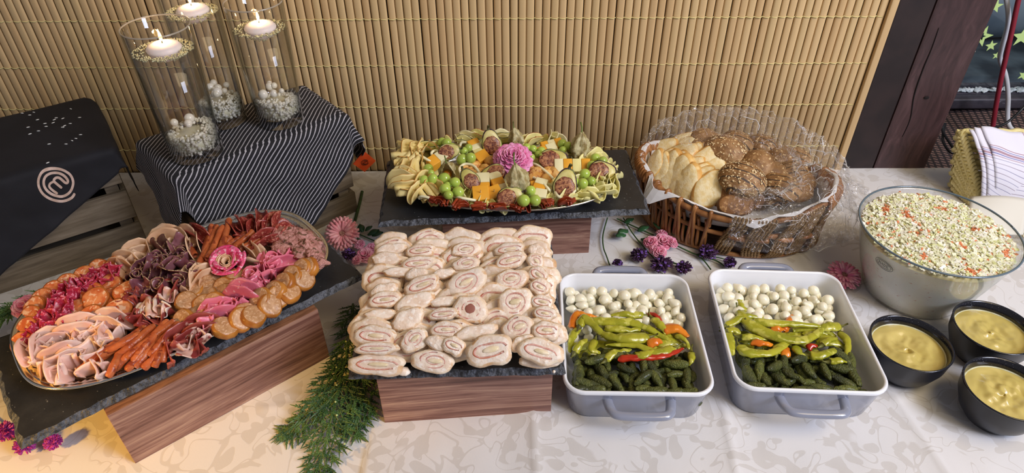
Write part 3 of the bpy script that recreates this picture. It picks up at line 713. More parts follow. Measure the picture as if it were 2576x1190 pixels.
# ================================================================ CHICKEN SLATE
chk = food('cooked_chicken', S(240, 224, 206), S(230, 206, 182), S(246, 234, 220), ns=60, ns3=120, rough=.42, sss=.2, rnd=.08, bump=.6, bs=140, bd=.002)
chc = food('chicken_crust', S(234, 208, 176), S(216, 172, 124), S(240, 222, 196), ns=45, ns3=90, lo3=.48, hi3=.56, rough=.42, rnd=.08, bump=.6)
hamm = food('ham_layer', S(216, 168, 156), S(204, 144, 128), S(230, 194, 178), ns=120, rough=.35)
papm = food('paprika_streak', S(196, 92, 50), S(214, 130, 90), ns=150, rough=.4)
chem = food('melted_cheese', S(224, 206, 166), S(234, 216, 186), ns=80, rough=.3)
AC = lambda x, y: (860+x/2.333, 590+y/2.333)
def roulade(seed, rx, ry, t, kind):
    vf, I = puck(rx, ry, t, 36, .12, seed, round_=.16)
    parts = [('chicken', me('chicken_slice', vf, [chk, chc], I))]
    r = random.Random(int(seed*10))
    z = t*.5-.0002
    if kind in ('spiral', 'ring'):
        turns = 1.7 if kind == 'spiral' else 1.05; r1, r0 = .70, (.22 if kind == 'spiral' else .42); P = []
        for k in range(41):
            u = k/40; a = u*turns*2*PI+seed; q = r1+(r0-r1)*u
            P.append((rx*q*math.cos(a)*(1+.08*nz((u*4, 0, 0), 1, seed)), ry*q*math.sin(a), z))
        parts.append(('ham_spiral', me('ham_spiral', tube(P, [.0011+.0006*abs(nz((k*.2, 0, 0), 1, seed)) for k in range(41)], 6, .55), hamm)))
        P2 = [Vector(p)*1.0+Vector((p[0]*.07, p[1]*.07, -.0002)) for p in P[4:22]]
        parts.append(('paprika_streak', me('paprika_streak', tube(P2, .0007, 5, .6), papm)))
    if kind == 'fold':
        P = [(rx*x, ry*y, z) for x, y in ((.55, -.28), (.1, -.42), (-.4, -.38), (-.66, -.05), (-.45, .32), (0, .36), (.5, .30), (.7, .05))]
        P = smooth_path(P, 5); parts.append(('ham_spiral', me('ham_spiral', tube(P, .0016, 6, .55), hamm)))
        parts.append(('paprika_streak', me('paprika_streak', tube([p*1.06 for p in P[2:20]], .0008, 5, .6), papm)))
    if kind == 'ring':
        hole = sph(1, 14, 8, lambda v: Vector((v.x*rx*.30, v.y*ry*.34, v.z*.0012+z)))
        parts.append(('hollow', me('hollow', hole, mat('hollow_centre', S(150, 92, 76), rough=.6))))
    if kind in ('spiral', 'fold'):
        parts.append(('cheese_filling', me('cheese_filling', sph(1, 14, 8, lambda v: Vector((v.x*rx*.36*(1+.3*nz(v, 1.5, seed))+rx*.05, v.y*ry*.20, v.z*.002*(1+.5*nz(v, 2, seed))+z))), chem)))
    return parts
RL = [roulade(1.3, .036, .024, .013, 'fold'), roulade(4.1, .032, .024, .011, 'spiral'), roulade(7.7, .034, .022, .010, 'spiral'), roulade(9.2, .030, .026, .012, 'ring'), roulade(12.6, .038, .020, .010, 'fold'), roulade(15.3, .035, .021, .012, 'crust'), roulade(18.8, .030, .018, .010, 'crust')]
def put_roulade(i, px, py, z, n, spin, sc, label, group):
    R = RL[i]
    t = thing('chicken_roll_slice', R[0][1], label, 'chicken', group, at(px, py, z), facing(n, spin), sc)
    for nm, d in R[1:]: ob(nm, d, t)
# under layer: leaning overlapping slices in rows
for r in range(11):
    for c in range(5):
        x = -.190+.0555*c+R_.uniform(-.005, .005)+.006*(r % 2); y = .622+.0225*r+R_.uniform(-.003, .003)
        x = min(x, .038)
        if r < 2 and c in (0, 3, 4) and r == 0: continue
        i = (6, 5, 0, 2, 4)[(r*2+c*3) % 5]; R = RL[i]
        t = thing('chicken_roll_slice', R[0][1], f'lower-layer chicken roll slice on the square slate, {nth(r)} rank from front, {nth(c)} from left', 'chicken', 'chicken roll slices of the lower layer',
                  (x, y, .1335), facing((R_.uniform(-.12, .12), -.62, .75), R_.uniform(-.12, .12)), (.95, 1.0, 1))
        for nm, d in R[1:]: ob(nm, d, t)
# top layer, read off the photograph: x, y, width, height, kind, spin, lift
TOP = [(290, 90, 200, 70, 5, .1), (465, 98, 190, 80, 0, .1), (725, 92, 185, 95, 1, .1), (985, 92, 205, 85, 0, .15), (1140, 98, 110, 85, 5, -.6),
       (262, 145, 190, 80, 6, 0), (450, 172, 220, 80, 4, .1), (735, 172, 185, 90, 2, .2), (990, 155, 205, 95, 4, .25), (1140, 160, 120, 95, 2, -.7),
       (330, 222, 190, 55, 6, 0), (440, 238, 140, 80, 5, 0), (600, 232, 140, 60, 5, 0), (725, 285, 260, 150, 1, .45), (992, 265, 205, 125, 1, .1), (1150, 240, 130, 100, 0, -.6),
       (250, 330, 180, 80, 5, .2), (475, 300, 235, 110, 0, .35), (1160, 310, 130, 100, 4, -.5),
       (255, 385, 210, 90, 4, .1), (430, 400, 260, 105, 5, .25), (755, 440, 220, 170, 3, .1), (1012, 400, 220, 180, 1, .2), (1175, 400, 150, 85, 0, -.2),
       (230, 470, 210, 60, 6, .05), (390, 500, 215, 120, 5, .35), (595, 470, 190, 70, 4, .1), (600, 395, 190, 60, 6, .1), (1190, 465, 150, 80, 4, -.2),
       (200, 598, 265, 120, 0, -.1), (430, 615, 190, 130, 2, .6), (612, 560, 205, 90, 4, 0), (790, 575, 280, 85, 5, .15), (1040, 545, 215, 150, 2, .3), (1200, 565, 180, 110, 0, -.05),
       (205, 672, 270, 70, 4, .0), (560, 640, 150, 80, 5, -.5), (660, 655, 150, 100, 0, -.4), (870, 680, 300, 175, 0, .2),
       (212, 762, 360, 125, 0, -.05), (545, 742, 280, 140, 2, -.1), (1165, 690, 290, 140, 4, -.3), (1060, 640, 160, 90, 5, .3), (1170, 740, 280, 90, 5, -.05)]
LK = ['long folded', 'ham-spiralled', 'ham-spiralled', 'hollow-centred', 'long folded', 'plain crusted', 'plain crusted']
RX = [.036, .032, .034, .030, .038, .035, .030]; RY = [.024, .024, .022, .026, .020, .021, .018]
for k, (x, y, w_, h_, i, sp) in enumerate(TOP):
    px, py = AC(x, y); p = at(px, py, .150); dist = (p-Vector((0, 0, CH))).length
    ww = w_/2.333/FP*dist; hh = h_/2.333/FP*dist
    s1 = ww/2/RX[i]*.94; s2 = hh/2/RY[i]*1.06
    z = .150 if y > 150 else .147
    if y > 700: z = .133
    row = sum(1 for q in TOP if (q[1], q[0]) > (y, x))
    R = RL[i]
    t = thing('chicken_roll_slice', R[0][1], f'{LK[i]} chicken roll slice on top of the square slate, {nth(row)} from the front', 'chicken', 'chicken roll slices of the top layer',
              at(px, py, z), facing((.0, -.55 if y < 700 else -.75, .8), sp), (s1, s2, 1))
    for nm, d in R[1:]: ob(nm, d, t)
thing('chicken_crumb', me('chicken_crumb', sph(.008, 12, 8, lambda v: Vector((v.x*1.3, v.y*.8, v.z*.6))*(1+.3*nz(v, 150))), chk), 'small chicken crumb near the front edge of the square slate', 'chicken', None, at(*AC(358, 803), .1195))
thing('chicken_crumb', me('chicken_crumb', sph(.0022, 8, 6), chk), 'tiny pale crumb at the front right corner of the square slate', 'chicken', None, at(*AC(1245, 805), .1165))

# ================================================================ CHEESE PLATTER
A1 = lambda x, y: (940+x/3.5, 310+y/3.5)
smk = food('smoked_cheese', S(240, 222, 156), S(232, 210, 140), ns=20, rough=.4, sss=.2, rnd=.05); smkr = food('smoked_rind', S(214, 160, 80), S(196, 140, 66), ns=30, rough=.4)
yel = food('mild_cheese', S(234, 224, 142), S(240, 232, 168), ns=20, rough=.4, sss=.25, rnd=.06)
whc = food('white_cheese', S(240, 232, 184), rough=.45, sss=.2, rnd=.04); chd = food('orange_cheddar', S(240, 176, 56), S(232, 164, 44), ns=60, rough=.4, sss=.15, rnd=.05)
pap = food('paprika_salami', S(150, 58, 26), S(124, 42, 18), ns=60, rough=.35)
def rim_set(m1, m2, R, kinds, n, seed, t=.0018):
    out = []
    for k in range(n):
        kd = kinds[k % len(kinds)]; vf = cold_cut(R, kd, seed+k*3+1, t); nu_, nv_ = {'roll': (26, 5), 'taco': (14, 8), 'ruffle': (22, 5), 'wave': (26, 6)}[kd]
        out.append(me('cheese_fold', vf, [m1, m2], [1 if i >= 2*nu_*nv_ else 0 for i in range(len(vf[1]))]))
    return out
flat = puck_set('cheese_slice', [yel, yel], .027, .022, .003, 2, 90, .1)
k = 0
for i in range(7):
    for j in range(4):
        x, y = -.150+.050*i, -.066+.044*j
        if (x/.165)**2+(y/.082)**2 > 1.0: continue
        k += 1
        thing('cheese_slice', flat[k % 2], 'pale yellow cheese slice lying flat under the arrangement on the oval platter', 'cheese', 'bed of cheese under the oval platter', CP+Vector((x, y, .0065+.0014*(k % 3))), (R_.uniform(-.04, .04), 0, R_.random()*3))
lf_ = rim_set(smk, smkr, .034, ('wave', 'taco', 'ruffle', 'taco'), 7, 300)
scatter('smoked_cheese_fold', lf_, pts(A1, [(330, 250), (300, 280), (370, 270), (430, 240), (280, 330), (350, 320), (265, 390), (320, 385), (400, 350), (265, 450), (320, 450), (380, 440), (265, 520), (310, 520), (360, 500), (285, 580), (330, 570), (440, 560), (300, 625), (400, 630), (540, 560), (490, 640), (560, 610), (460, 500)]), .140,
        'smoked cheese fold with tan rind at the left of the oval platter, # from back', 'cheese', 'smoked cheese folds', .3, sc=(.7, .95))
yf = cut_set('cheese_fold', yel, .027, ('wave', 'taco', 'wave', 'ruffle'), 6, 330, .0016)
scatter('cheese_fold', yf, pts(A1, [(600, 650), (680, 680), (740, 690), (820, 660), (880, 700), (950, 720), (1010, 735), (1090, 740), (1180, 735), (1260, 725), (1350, 720), (1440, 720), (1520, 690), (1590, 680), (1640, 690), (860, 600), (560, 680), (760, 640), (1560, 620), (1700, 660)]), .136,
        'pale cheese fold along the front rim of the oval platter, # from the left', 'cheese', 'front cheese folds', .35, sc=(.6, .85))
rf = cut_set('cheese_fold', yel, .036, ('taco', 'ruffle', 'taco'), 5, 360, .0016)
scatter('cheese_fan_slice', rf, pts(A1, [(1780, 560), (1850, 610), (1760, 640), (1900, 570), (1960, 600), (1880, 660), (1960, 650), (2030, 620), (2060, 560), (2030, 510), (2090, 500), (2080, 430), (2040, 400), (1990, 520), (1820, 670), (1700, 690), (1980, 380), (2110, 560), (1930, 480), (1880, 400), (1950, 330)]), .138,
        'wavy pale cheese slice fanned at the right of the oval platter, # in order', 'cheese', 'fanned cheese slices', .25, sc=(.62, .8), lean=(.1, -.2))
herb = mat('herb_rind', S(54, 66, 40), S(92, 92, 60), ns=120, rough=.7)
brw = food('brown_rind', S(150, 84, 36), S(190, 130, 70), ns=80)
bk = rim_set(yel, herb, .026, ('taco', 'wave'), 2, 390)+rim_set(yel, brw, .026, ('taco', 'ruffle'), 2, 396)+cut_set('cheese_fold', whc, .026, ('taco',), 2, 402)
scatter('rear_cheese_slice', bk, pts(A1, [(500, 225), (560, 205), (540, 250), (640, 180), (760, 165), (830, 150), (800, 190), (900, 150), (940, 140), (960, 180), (1050, 140), (1110, 145), (1160, 160), (1350, 160), (1400, 175), (1490, 160), (1560, 165), (1620, 150), (1700, 250), (1300, 190), (700, 230)]), .142,
        'cheese slice standing at the rear rim of the oval platter, # from the left', 'cheese', 'rear cheese slices', .3, lean=(0, -.5), sc=(.7, .95))
ps = cut_set('paprika_slice', pap, .016, ('wave', 'taco'), 3, 420, .0012)
scatter('paprika_salami_fold', ps, pts(A1, [(520, 690), (580, 705), (630, 700), (730, 730), (780, 735), (930, 748), (1060, 752), (1100, 755), (1250, 752), (1290, 748), (1360, 738), (1500, 725), (1530, 715), (1690, 708), (1740, 705)]), .147,
        'brick red paprika salami fold at the oval platter front rim, # from the left', 'salami', 'paprika salami folds', .35, sc=(.75, 1.0))
# cheese cubes, in skewered stacks
cub = {c: me('cheese_cube', box((-.5, -.5, -.5), (.5, .5, .5), .05), m_) for c, m_ in (('w', whc), ('y', chd), ('n', yel))}
pickm = mat('pale_stick', S(226, 200, 140), rough=.6)
pick = me('toothpick', tube([(0, 0, -.02), (0, 0, .028), (0, 0, .033)], [.0009, .0009, .0002], 6), pickm)
def stack(x, y, seq, axis, n, spin, s_, lab, z=.146, pk=True):
    t = thing('cheese_stack', None, lab, 'cheese', 'cheese cube stacks', at(*A1(x, y), z), facing(n, spin))
    L = len(seq); th = s_*(.62 if L > 2 else .9)
    for k, c in enumerate(seq):
        off = (k-(L-1)/2)*th; d = [0, 0, 0]; d[axis] = off; q = [s_]*3; q[axis] = th*.98
        ob('cheese_cube', cub[c], t, d, None, tuple(q))
    if pk: ob('toothpick', pick, t, (0, 0, 0), None if axis == 2 else ((PI/2, 0, 0) if axis == 1 else (0, PI/2, 0)), (1, 1, L*th/.045+.1))
for a in ((560, 330, 'yw', 0, (.1, -.4, 1), .5, .021, 'orange and white cheese pair near the rear left fig'), (905, 235, 'nwy', 1, (0, -.3, 1), .45, .021, 'layered cheese stack leaning behind the grapes left of the rose'),
          (955, 315, 'y', 1, (0, -.4, 1), .6, .024, 'orange cheddar block left of the rose'), (945, 640, 'y', 2, (.0, -.5, 1), .1, .028, 'large orange cheddar cube at the front left of the middle'),
          (965, 550, 'yw', 1, (0, -.4, 1), .05, .023, 'orange and white cheese stack behind the front cheddar cube'), (1090, 540, 'wyw', 1, (.1, -.4, 1), .15, .022, 'striped cheese stack left of the front physalis'), (1062, 630, 'y', 2, (0, -.5, 1), .4, .025, 'orange cheddar cube with a toothpick beside the front fig'),
          (1455, 590, 'wyw', 1, (0, -.3, 1), -.35, .021, 'striped cheese stack behind the front right grapes'), (1470, 640, 'w', 1, (0, -.4, 1), -.2, .020, 'white cheese cube behind the front right grapes'), (1570, 215, 'ywy', 0, (0, -.3, 1), .3, .022, 'striped cheese stack at the rear right below the brown-rimmed slice'), (1525, 255, 'yw', 0, (0, -.4, 1), .4, .021, 'orange and white cheese pair right of the rear grapes'),
          (1665, 290, 'w', 1, (0, -.4, 1), .5, .017, 'small white cheese cube below the tall physalis'), (1745, 395, 'wyny', 0, (0, -.55, .9), .0, .026, 'four-layer cheese stack at the right beside the upright fig'), (1430, 560, 'y', 1, (0, -.4, 1), .2, .018, 'small orange cheddar cube beside the front physalis')):
    stack(*a)
fc = food('almond_nugget', S(206, 150, 74), S(226, 180, 104), S(180, 116, 52), ns=80, ns3=200, rough=.5, bump=.6)
ngm = [me('nugget', sph(.0125, 12, 9, lambda v: Vector((v.x*1.2, v.y*.85, v.z*.8))*(1+.12*nz(v, 200, k))), fc) for k in range(3)]
scatter('breaded_nugget', ngm, pts(A1, [(1045, 335, .006), (985, 410), (940, 440), (815, 400), (860, 430), (1430, 430, .005), (1550, 420), (1590, 440), (900, 450), (880, 380), (1520, 500), (1500, 450), (950, 470), (1400, 400), (1420, 480)]), .144,
        'golden brown nugget in the middle of the oval platter, # from the back', 'nugget', 'golden nuggets', .3)
scatter('white_cheese_cube', [cub['n']], pts(A1, [(1590, 480), (1560, 560), (1620, 520), (1640, 470), (1540, 600), (1580, 530), (1600, 600), (1650, 500), (1530, 560), (1610, 560)]), .138, 'small pale cheese dice right of the middle of the oval platter, # from the back', 'cheese', 'small cheese dice', .4, sc=(.012, .014))
stm = food('string_cheese', S(238, 232, 190), rough=.35)
for i, P in enumerate((((330, 340), (330, 295), (400, 285), (470, 320), (510, 345)), ((770, 450), (755, 400), (800, 360), (870, 370), (920, 420), (950, 480)), ((1370, 350), (1440, 370), (1520, 430), (1580, 490)), ((1410, 480), (1480, 520), (1530, 570), (1560, 600)),
                      ((400, 660), (420, 645), (480, 655), (520, 680)), ((520, 290), (510, 260), (545, 240), (590, 260)), ((760, 200), (775, 170), (820, 170), (850, 190)), ((1590, 590), (1620, 640), (1700, 680)), ((1740, 640), (1780, 580), (1800, 545)), ((700, 640), (780, 660), (900, 680)))):
    P = [at(*A1(*q), .150+.006*math.sin(PI*k/(len(P)-1))) for k, q in enumerate(P)]; c = sum(P, Vector())/len(P)
    thing('string_cheese', me('string_cheese', tube(smooth_path([p-c for p in P], 6), .0026, 8), stm), f'white string cheese bent into an arc on the oval platter, {nth(i)} of the strings', 'cheese', 'string cheese', c)
# figs: halved, stem end at +Y
figs = food('fig_skin', S(70, 44, 66), S(150, 160, 84), S(60, 32, 56), ns=30, rough=.4); figp = food('fig_pith', S(218, 206, 140), S(196, 184, 100), ns=40); figf = food('fig_flesh', S(126, 72, 52), S(182, 128, 88), S(92, 44, 38), ns=260, ns3=420, rough=.3, bump=.8, bs=400)
def figr(a): return .0155*(1+.28*max(0, math.sin(a))**5*2.0-.02*math.cos(2*a))
fb = []
for j in range(8):
    ph = PI/2*j/7
    fb.append([(figr(2*PI*k/28)*math.cos(2*PI*k/28)*math.cos(ph), figr(2*PI*k/28)*math.sin(2*PI*k/28)*(math.cos(ph)), -.0135*math.sin(ph)) for k in range(28)])
figbody = me('fig_half', loft(fb), figs)
figpith = me('fig_pith', loft([[(figr(2*PI*k/28)*math.cos(2*PI*k/28)*q, figr(2*PI*k/28)*math.sin(2*PI*k/28)*q, z) for k in range(28)] for q, z in ((.93, -.0003), (.90, .0006), (.6, .0009))]), figp)
figflesh = me('fig_flesh', loft([[(.0126*q*math.cos(2*PI*k/24)*(1+.05*math.sin(5*2*PI*k/24)), (.0146*q*math.sin(2*PI*k/24)-.001)*(1+.04*math.sin(7*2*PI*k/24)), z) for k in range(24)] for q, z in ((1, .0006), (.9, .0017), (.5, .0019), (.2, .0018))]), figf)
figstem = me('stem', tube([(0, .0215, -.002), (0, .0255, -.001), (.001, .0285, .001)], [.0028, .0019, .0022], 7), mat('fig_stem', S(92, 96, 50), S(70, 56, 40), rough=.6))
for x, y, sp, n, s_, lab in ((1040, 190, .15, (.1, -.9, .45), 1.25, 'upright fig half standing behind the left of the rose'), (645, 255, -1.3, (0, -.8, .6), 1.05, 'fig half lying behind the physalis at the left'), (858, 510, .5, (.1, -.7, .7), 1.05, 'fig half leaning beside the front left grapes'),
                       (1070, 440, 1.9, (-.1, -.7, .75), 1.15, 'fig half lying in front of the rose'), (1178, 655, -1.2, (0, -.75, .65), 1.15, 'fig half at the front middle beside the grapes'), (1555, 320, -1.45, (0, -.65, .75), 1.35, 'long fig half right of the rose'),
                       (1682, 565, -.2, (-.05, -.8, .55), 1.4, 'upright fig half at the front right'), (1990, 420, -1.6, (0, -.7, .7), 1.25, 'fig half at the right end beside the grapes')):
    t = thing('fig_half', figbody, lab+' on the cheese platter', 'fig', 'halved figs', at(*A1(x, y), .160), facing(n, sp), s_)
    ob('fig_pith', figpith, t); ob('fig_flesh', figflesh, t); ob('stem', figstem, t)
# grapes
grm = mat('green_grape', S(158, 186, 70), S(186, 206, 100), ns=60, rough=.16, rnd=.12, sss=.5, ssr=.01, coat=.2)
gr = me('grape', sph(1, 16, 12, lambda v: Vector((v.x, v.y, v.z*1.12))), grm); gst = mat('grape_stalk', S(110, 130, 60), rough=.6)
for lab, G in (('grape cluster at the rear left rim', [(600, 165, 38), (643, 172, 40), (690, 212, 38), (655, 215, 34)]), ('grape cluster left of the striped cheese stack', [(795, 247, 38), (835, 218, 36), (777, 320, 46), (855, 307, 46)]),
               ('grape cluster among the smoked cheese folds', [(480, 398, 40), (506, 440, 28), (443, 505, 45), (520, 490, 42)]), ('large grape cluster at the front left', [(620, 492, 52), (715, 522, 44), (652, 547, 31), (628, 580, 46), (745, 607, 48), (658, 633, 38)]),
               ('grape cluster behind the right of the rose', [(1400, 232, 40), (1345, 212, 36), (1475, 245, 38), (1385, 303, 34), (1445, 275, 32), (1480, 290, 28)]), ('grape cluster behind the tall physalis', [(1660, 182, 42), (1712, 200, 36), (1665, 235, 32)]),
               ('grape cluster at the rear right end', [(1950, 312, 45), (2015, 337, 42), (1920, 378, 44)]), ('grape cluster beside the upright fig on the right', [(1855, 450, 46), (1840, 532, 44), (1915, 512, 40), (1765, 522, 42)]), ('grape cluster at the front rim', [(1380, 597, 43), (1320, 682, 50), (1420, 680, 48)])):
    P = [at(*A1(x, y), .158+.004*(i % 2)) for i, (x, y, r) in enumerate(G)]; c = sum(P, Vector())/len(P)
    t = thing('grape_bunch', None, 'green '+lab+' of the cheese platter', 'grapes', 'grape bunches', c)
    for p, (x, y, r) in zip(P, G): ob('grape', gr, t, p-c, (R_.random(), R_.random(), 0), r/3.5/FP*1.27)
    ob('stalk', me('stalk', tube([(p-c)*k_ for p in P for k_ in (0, .9, 0)], .0009, 5), gst), t)
# physalis: papery five-ribbed husk round an orange berry
hus = NT('papery_husk'); v_ = hus.coord('Object', (1, 1, 1)); hus.set(Base_Color=hus.ramp(hus.noise(v_, 90, 3), [(.35, S(168, 140, 80)), (.6, S(228, 212, 156))]), Roughness=.5); hus.b.inputs['Subsurface Weight'].default_value = .2
hus.b.inputs['Transmission Weight'].default_value = .12; hus.bump(hus.noise(v_, 260, 3), .5, .002)
pbm = food('physalis_berry', S(236, 150, 40), rough=.2)
def husk(k0, k1, sd):
    def f(u, v):
        a = 2*PI*(k0+(k1-k0)*u); t_ = v
        r = .017*math.sin(PI*min(.96, .08+t_*.92))**.75*(1-.25*t_); r *= 1+.34*abs(math.cos(2.5*a))**2-.2+.20*nz((math.cos(a), math.sin(a), t_*3), 2, sd)+.16*nz((math.cos(a), math.sin(a), t_*2), 6, sd)*1.7
        return Vector((r*math.cos(a), r*math.sin(a), -.012+.048*t_))
    return sheet(f, 44, 18, .0004)
for x, y, n, sp, s_, op, lab in ((1815, 215, (.05, .1, 1), 0, 1.12, 0, 'tall physalis husk standing at the rear right'), (1262, 130, (-.2, .1, 1), 1, .85, .15, 'small physalis at the rear rim behind the rose'), (652, 405, (0, -.35, .9), 2, .92, .3, 'open physalis with visible orange berry at the left'), (1285, 520, (-.2, .15, 1), 3.2, 1.2, .12, 'large physalis husk in front of the rose')):
    t = thing('physalis', None, lab+' of the cheese platter', 'physalis', 'physalis fruits', at(*A1(x, y+40), .157), facing(n, sp), s_)
    ob('husk', me('husk', husk(0, 1-op, x), hus.m), t, (0, 0, 0), (0, 0, 0 if not op else -PI/2+PI*op-sp))
    ob('berry', me('berry', sph(.0085, 14, 10), pbm), t, (0, 0, .0)); ob('stem', me('stem', tube([(0, 0, .034), (.001, 0, .044), (.004, 0, .052)], .0011, 6), gst), t)

# ================================================================ FLOWERS
pet_m = [mat('rose_petal', S(232, 128, 176), S(244, 170, 206), ns=30, rough=.5, rnd=.06, sss=.3), mat('pale_rose_petal', S(222, 120, 150), S(242, 176, 190), ns=40, rough=.5, rnd=.08, sss=.3), mat('gerbera_petal', S(232, 140, 146), S(244, 172, 172), ns=60, rough=.5, rnd=.06, sss=.25), mat('bright_gerbera_petal', S(232, 120, 160), S(248, 176, 190), ns=60, rough=.5, rnd=.06, sss=.25)]
cupm = {}
def cup_petal(mi, w_, h_, c_):
    key = (mi, w_, h_, c_)
    if key not in cupm:
        cupm[key] = me('petal', sheet(lambda u, v: Vector(((u-.5)*w_*(.35+.75*math.sin(PI*min(.95, .2+.62*v))), c_*(v**1.6)*1.0-.35*w_*((u-.5)*2)**2*.6*-1*-1, h_*v-.06*w_*abs(u-.5)*v+.05*w_*v*math.sin(u*9+w_*900))), 7, 6, .0007), pet_m[mi])
    return cupm[key]
def rose(name, label, loc, n, R, mi, rings=5, group=None, parent=None, nn=None):
    t = thing(name, None, label, 'flower', group, loc, facing(n, 0)) if parent is None else ob('bloom', None, parent, loc, facing(n, 0))
    for r in range(rings):
        f = (r+1)/rings; cnt = int((nn or 4)+r*1.6)
        for k in range(cnt):
            a = 2*PI*k/cnt+r*.9
            rad = R*.62*f**1.1; pt = cup_petal(mi, round(R*(.34+(.62 if rings < 7 else .30)*f), 4), round(R*.62, 4), round(R*.28*f, 4))
            ob('petal', pt, t, (rad*math.cos(a)*.62, rad*math.sin(a)*.62, 0-R*.12*f), (Matrix.Rotation(a-PI/2+R_.uniform(-.18, .18), 3, 'Z') @ Matrix.Rotation(-.15-(.75 if rings < 7 else .95)*f**1.5+R_.uniform(-.1, .1), 3, 'X')), (1, 1, (1-.12*f)*R_.uniform(.88, 1.08)))
    return t
rose('pink_rose', 'large double pink bloom in the middle of the cheese platter', at(*A1(1225, 315), .166), (.0, -.42, 1), .036, 0, 9, None, None, 4)
green = mat('flower_stem', S(64, 96, 50), S(48, 74, 42), ns=60, rough=.5); leafg = mat('rose_leaf', S(36, 74, 44), S(52, 92, 56), ns=30, rough=.35, rnd=.15)
cen = mat('gerbera_centre', S(150, 92, 82), S(196, 150, 130), ns=400, rough=.7, bump=.8, bs=500)
def gerbera(label, loc, n, R, mi, spin=0):
    t = thing('gerbera', None, label, 'flower', 'gerbera blooms', loc, facing(n, spin))
    for lay, (cnt, L, tilt, z) in enumerate(((26, 1, .10, 0), (24, .92, .25, .001), (20, .72, .42, .002))):
        pm_ = me('petal', sheet(lambda u, v: Vector(((v-.5)*R*.20*(.5+.6*math.sin(PI*min(u*.9+.1, .93))), R*.16+R*.84*L*u, .05*R*math.sin(PI*u)-.02*R*(2*v-1)**2)), 6, 2, .0006), pet_m[mi])
        for k in range(cnt): ob('petal', pm_, t, (0, 0, z), Matrix.Rotation(2*PI*k/cnt+lay*.12+R_.uniform(-.05, .05), 3, 'Z') @ Matrix.Rotation(tilt+R_.uniform(-.08, .08), 3, 'X'))
    dm = me('disc', join(sph(1, 16, 8, lambda v: Vector((v.x*R*.24, v.y*R*.24, v.z*R*.10+.002))), *[tube([(R*q*math.cos(2*PI*k/24), R*q*math.sin(2*PI*k/24), .003+.001*j) for k in range(25)], R*.022, 5) for j, q in enumerate((.25, .19, .13, .07))]), cen)
    ob('disc', dm, t); return t
gerbera('salmon pink gerbera tilted beside the meat platter slate', at(862, 588, .028), (-.1, -.75, .8), .033, 2)
gerbera('bright pink gerbera lying left of the glass salad bowl', at(2122, 694, .012), (.1, -.25, 1), .030, 3, .4)
lfm = me('leaf', sheet(lambda u, v: Vector(((v-.5)*.020*math.sin(PI*min(.97, u*.96+.03))**.8, u*.030, .003*math.sin(PI*u)-.003*abs(2*v-1))), 8, 4, .0006), leafg)
def stalk(t, P, r=.0014, nm='stem', z=.006):
    Q = smooth_path([at(*q[:2], q[2] if len(q) > 2 else z) for q in P], 5); ob(nm, me(nm, tube([t.matrix_basis.inverted()@q for q in Q], r, 6), green), t)
def leaf_at(t, px, py, a, s_=1., z=.012):
    ob('leaf', lfm, t, t.matrix_basis.inverted()@at(px, py, z), Matrix.Rotation(a, 3, 'Z') @ Matrix.Rotation(.25, 3, 'X'), s_)
t = thing('flower_stem', None, 'thick green stem lying behind the salmon gerbera', 'stem', None, at(905, 490, .005)); stalk(t, ((911, 482), (905, 510), (893, 555)), .0032)
def spray(label, blooms, stems, leaves, group, mi=1):
    t = thing('rose_spray', None, label, 'flower', group, at(*blooms[0][:2], 0))
    for px, py, R, n in blooms: rose('', '', at(px, py, .018)-at(*blooms[0][:2], 0), n, R, mi, 4, None, t, 4)
    for s_ in stems: stalk(t, s_)
    for l_ in leaves: leaf_at(t, *l_)
    return t
spray('small spray of pink roses lying behind the left corner of the chicken slate', [(918, 642, .017, (0, -.5, 1)), (905, 615, .011, (-.2, -.3, 1)), (938, 625, .013, (.3, -.3, 1)), (897, 655, .010, (-.3, -.5, 1))], [((985, 624), (935, 603), (893, 585)), ((905, 610), (900, 600), (905, 575))],
      [(912, 583, .4, .7), (924, 590, -1.2, .8), (935, 592, -1.4, .75), (906, 600, 2.6, .6), (918, 580, -.9, .55)], 'rose sprays')
spray('spray of light pink roses between the cheese slate and the bread basket', [(1668, 608, .0185, (0, -.45, 1)), (1637, 610, .0145, (-.3, -.4, 1)), (1691, 610, .013, (.5, -.3, 1)), (1660, 635, .0135, (0, -.6, 1)), (1665, 588, .012, (0, .1, 1)), (1645, 628, .010, (-.3, -.5, 1))],
      [((1552, 550), (1600, 572), (1645, 592)), ((1568, 548), (1590, 585), (1622, 625), (1650, 655)), ((1700, 617), (1750, 640), (1800, 655), (1822, 670)), ((1750, 640), (1770, 655), (1788, 678)), ((1690, 560), (1720, 590), (1755, 615)), ((1640, 632), (1665, 648), (1702, 664))],
      [(1580, 578, 2.2, .9), (1575, 590, 2.0, .8), (1603, 580, -1.3, .8), (1690, 588, -1.0, 1.25, .022), (1662, 575, .3, .9, .02), (1612, 600, -2.2, .9), (1570, 560, -1.2, .7)], 'rose sprays')
t = thing('flower_stem', None, 'single thin green stem curving down behind the left grey dish', 'stem', None, at(1518, 600, .004)); stalk(t, ((1528, 548), (1517, 590), (1518, 622), (1526, 645), (1534, 668)), .0013)
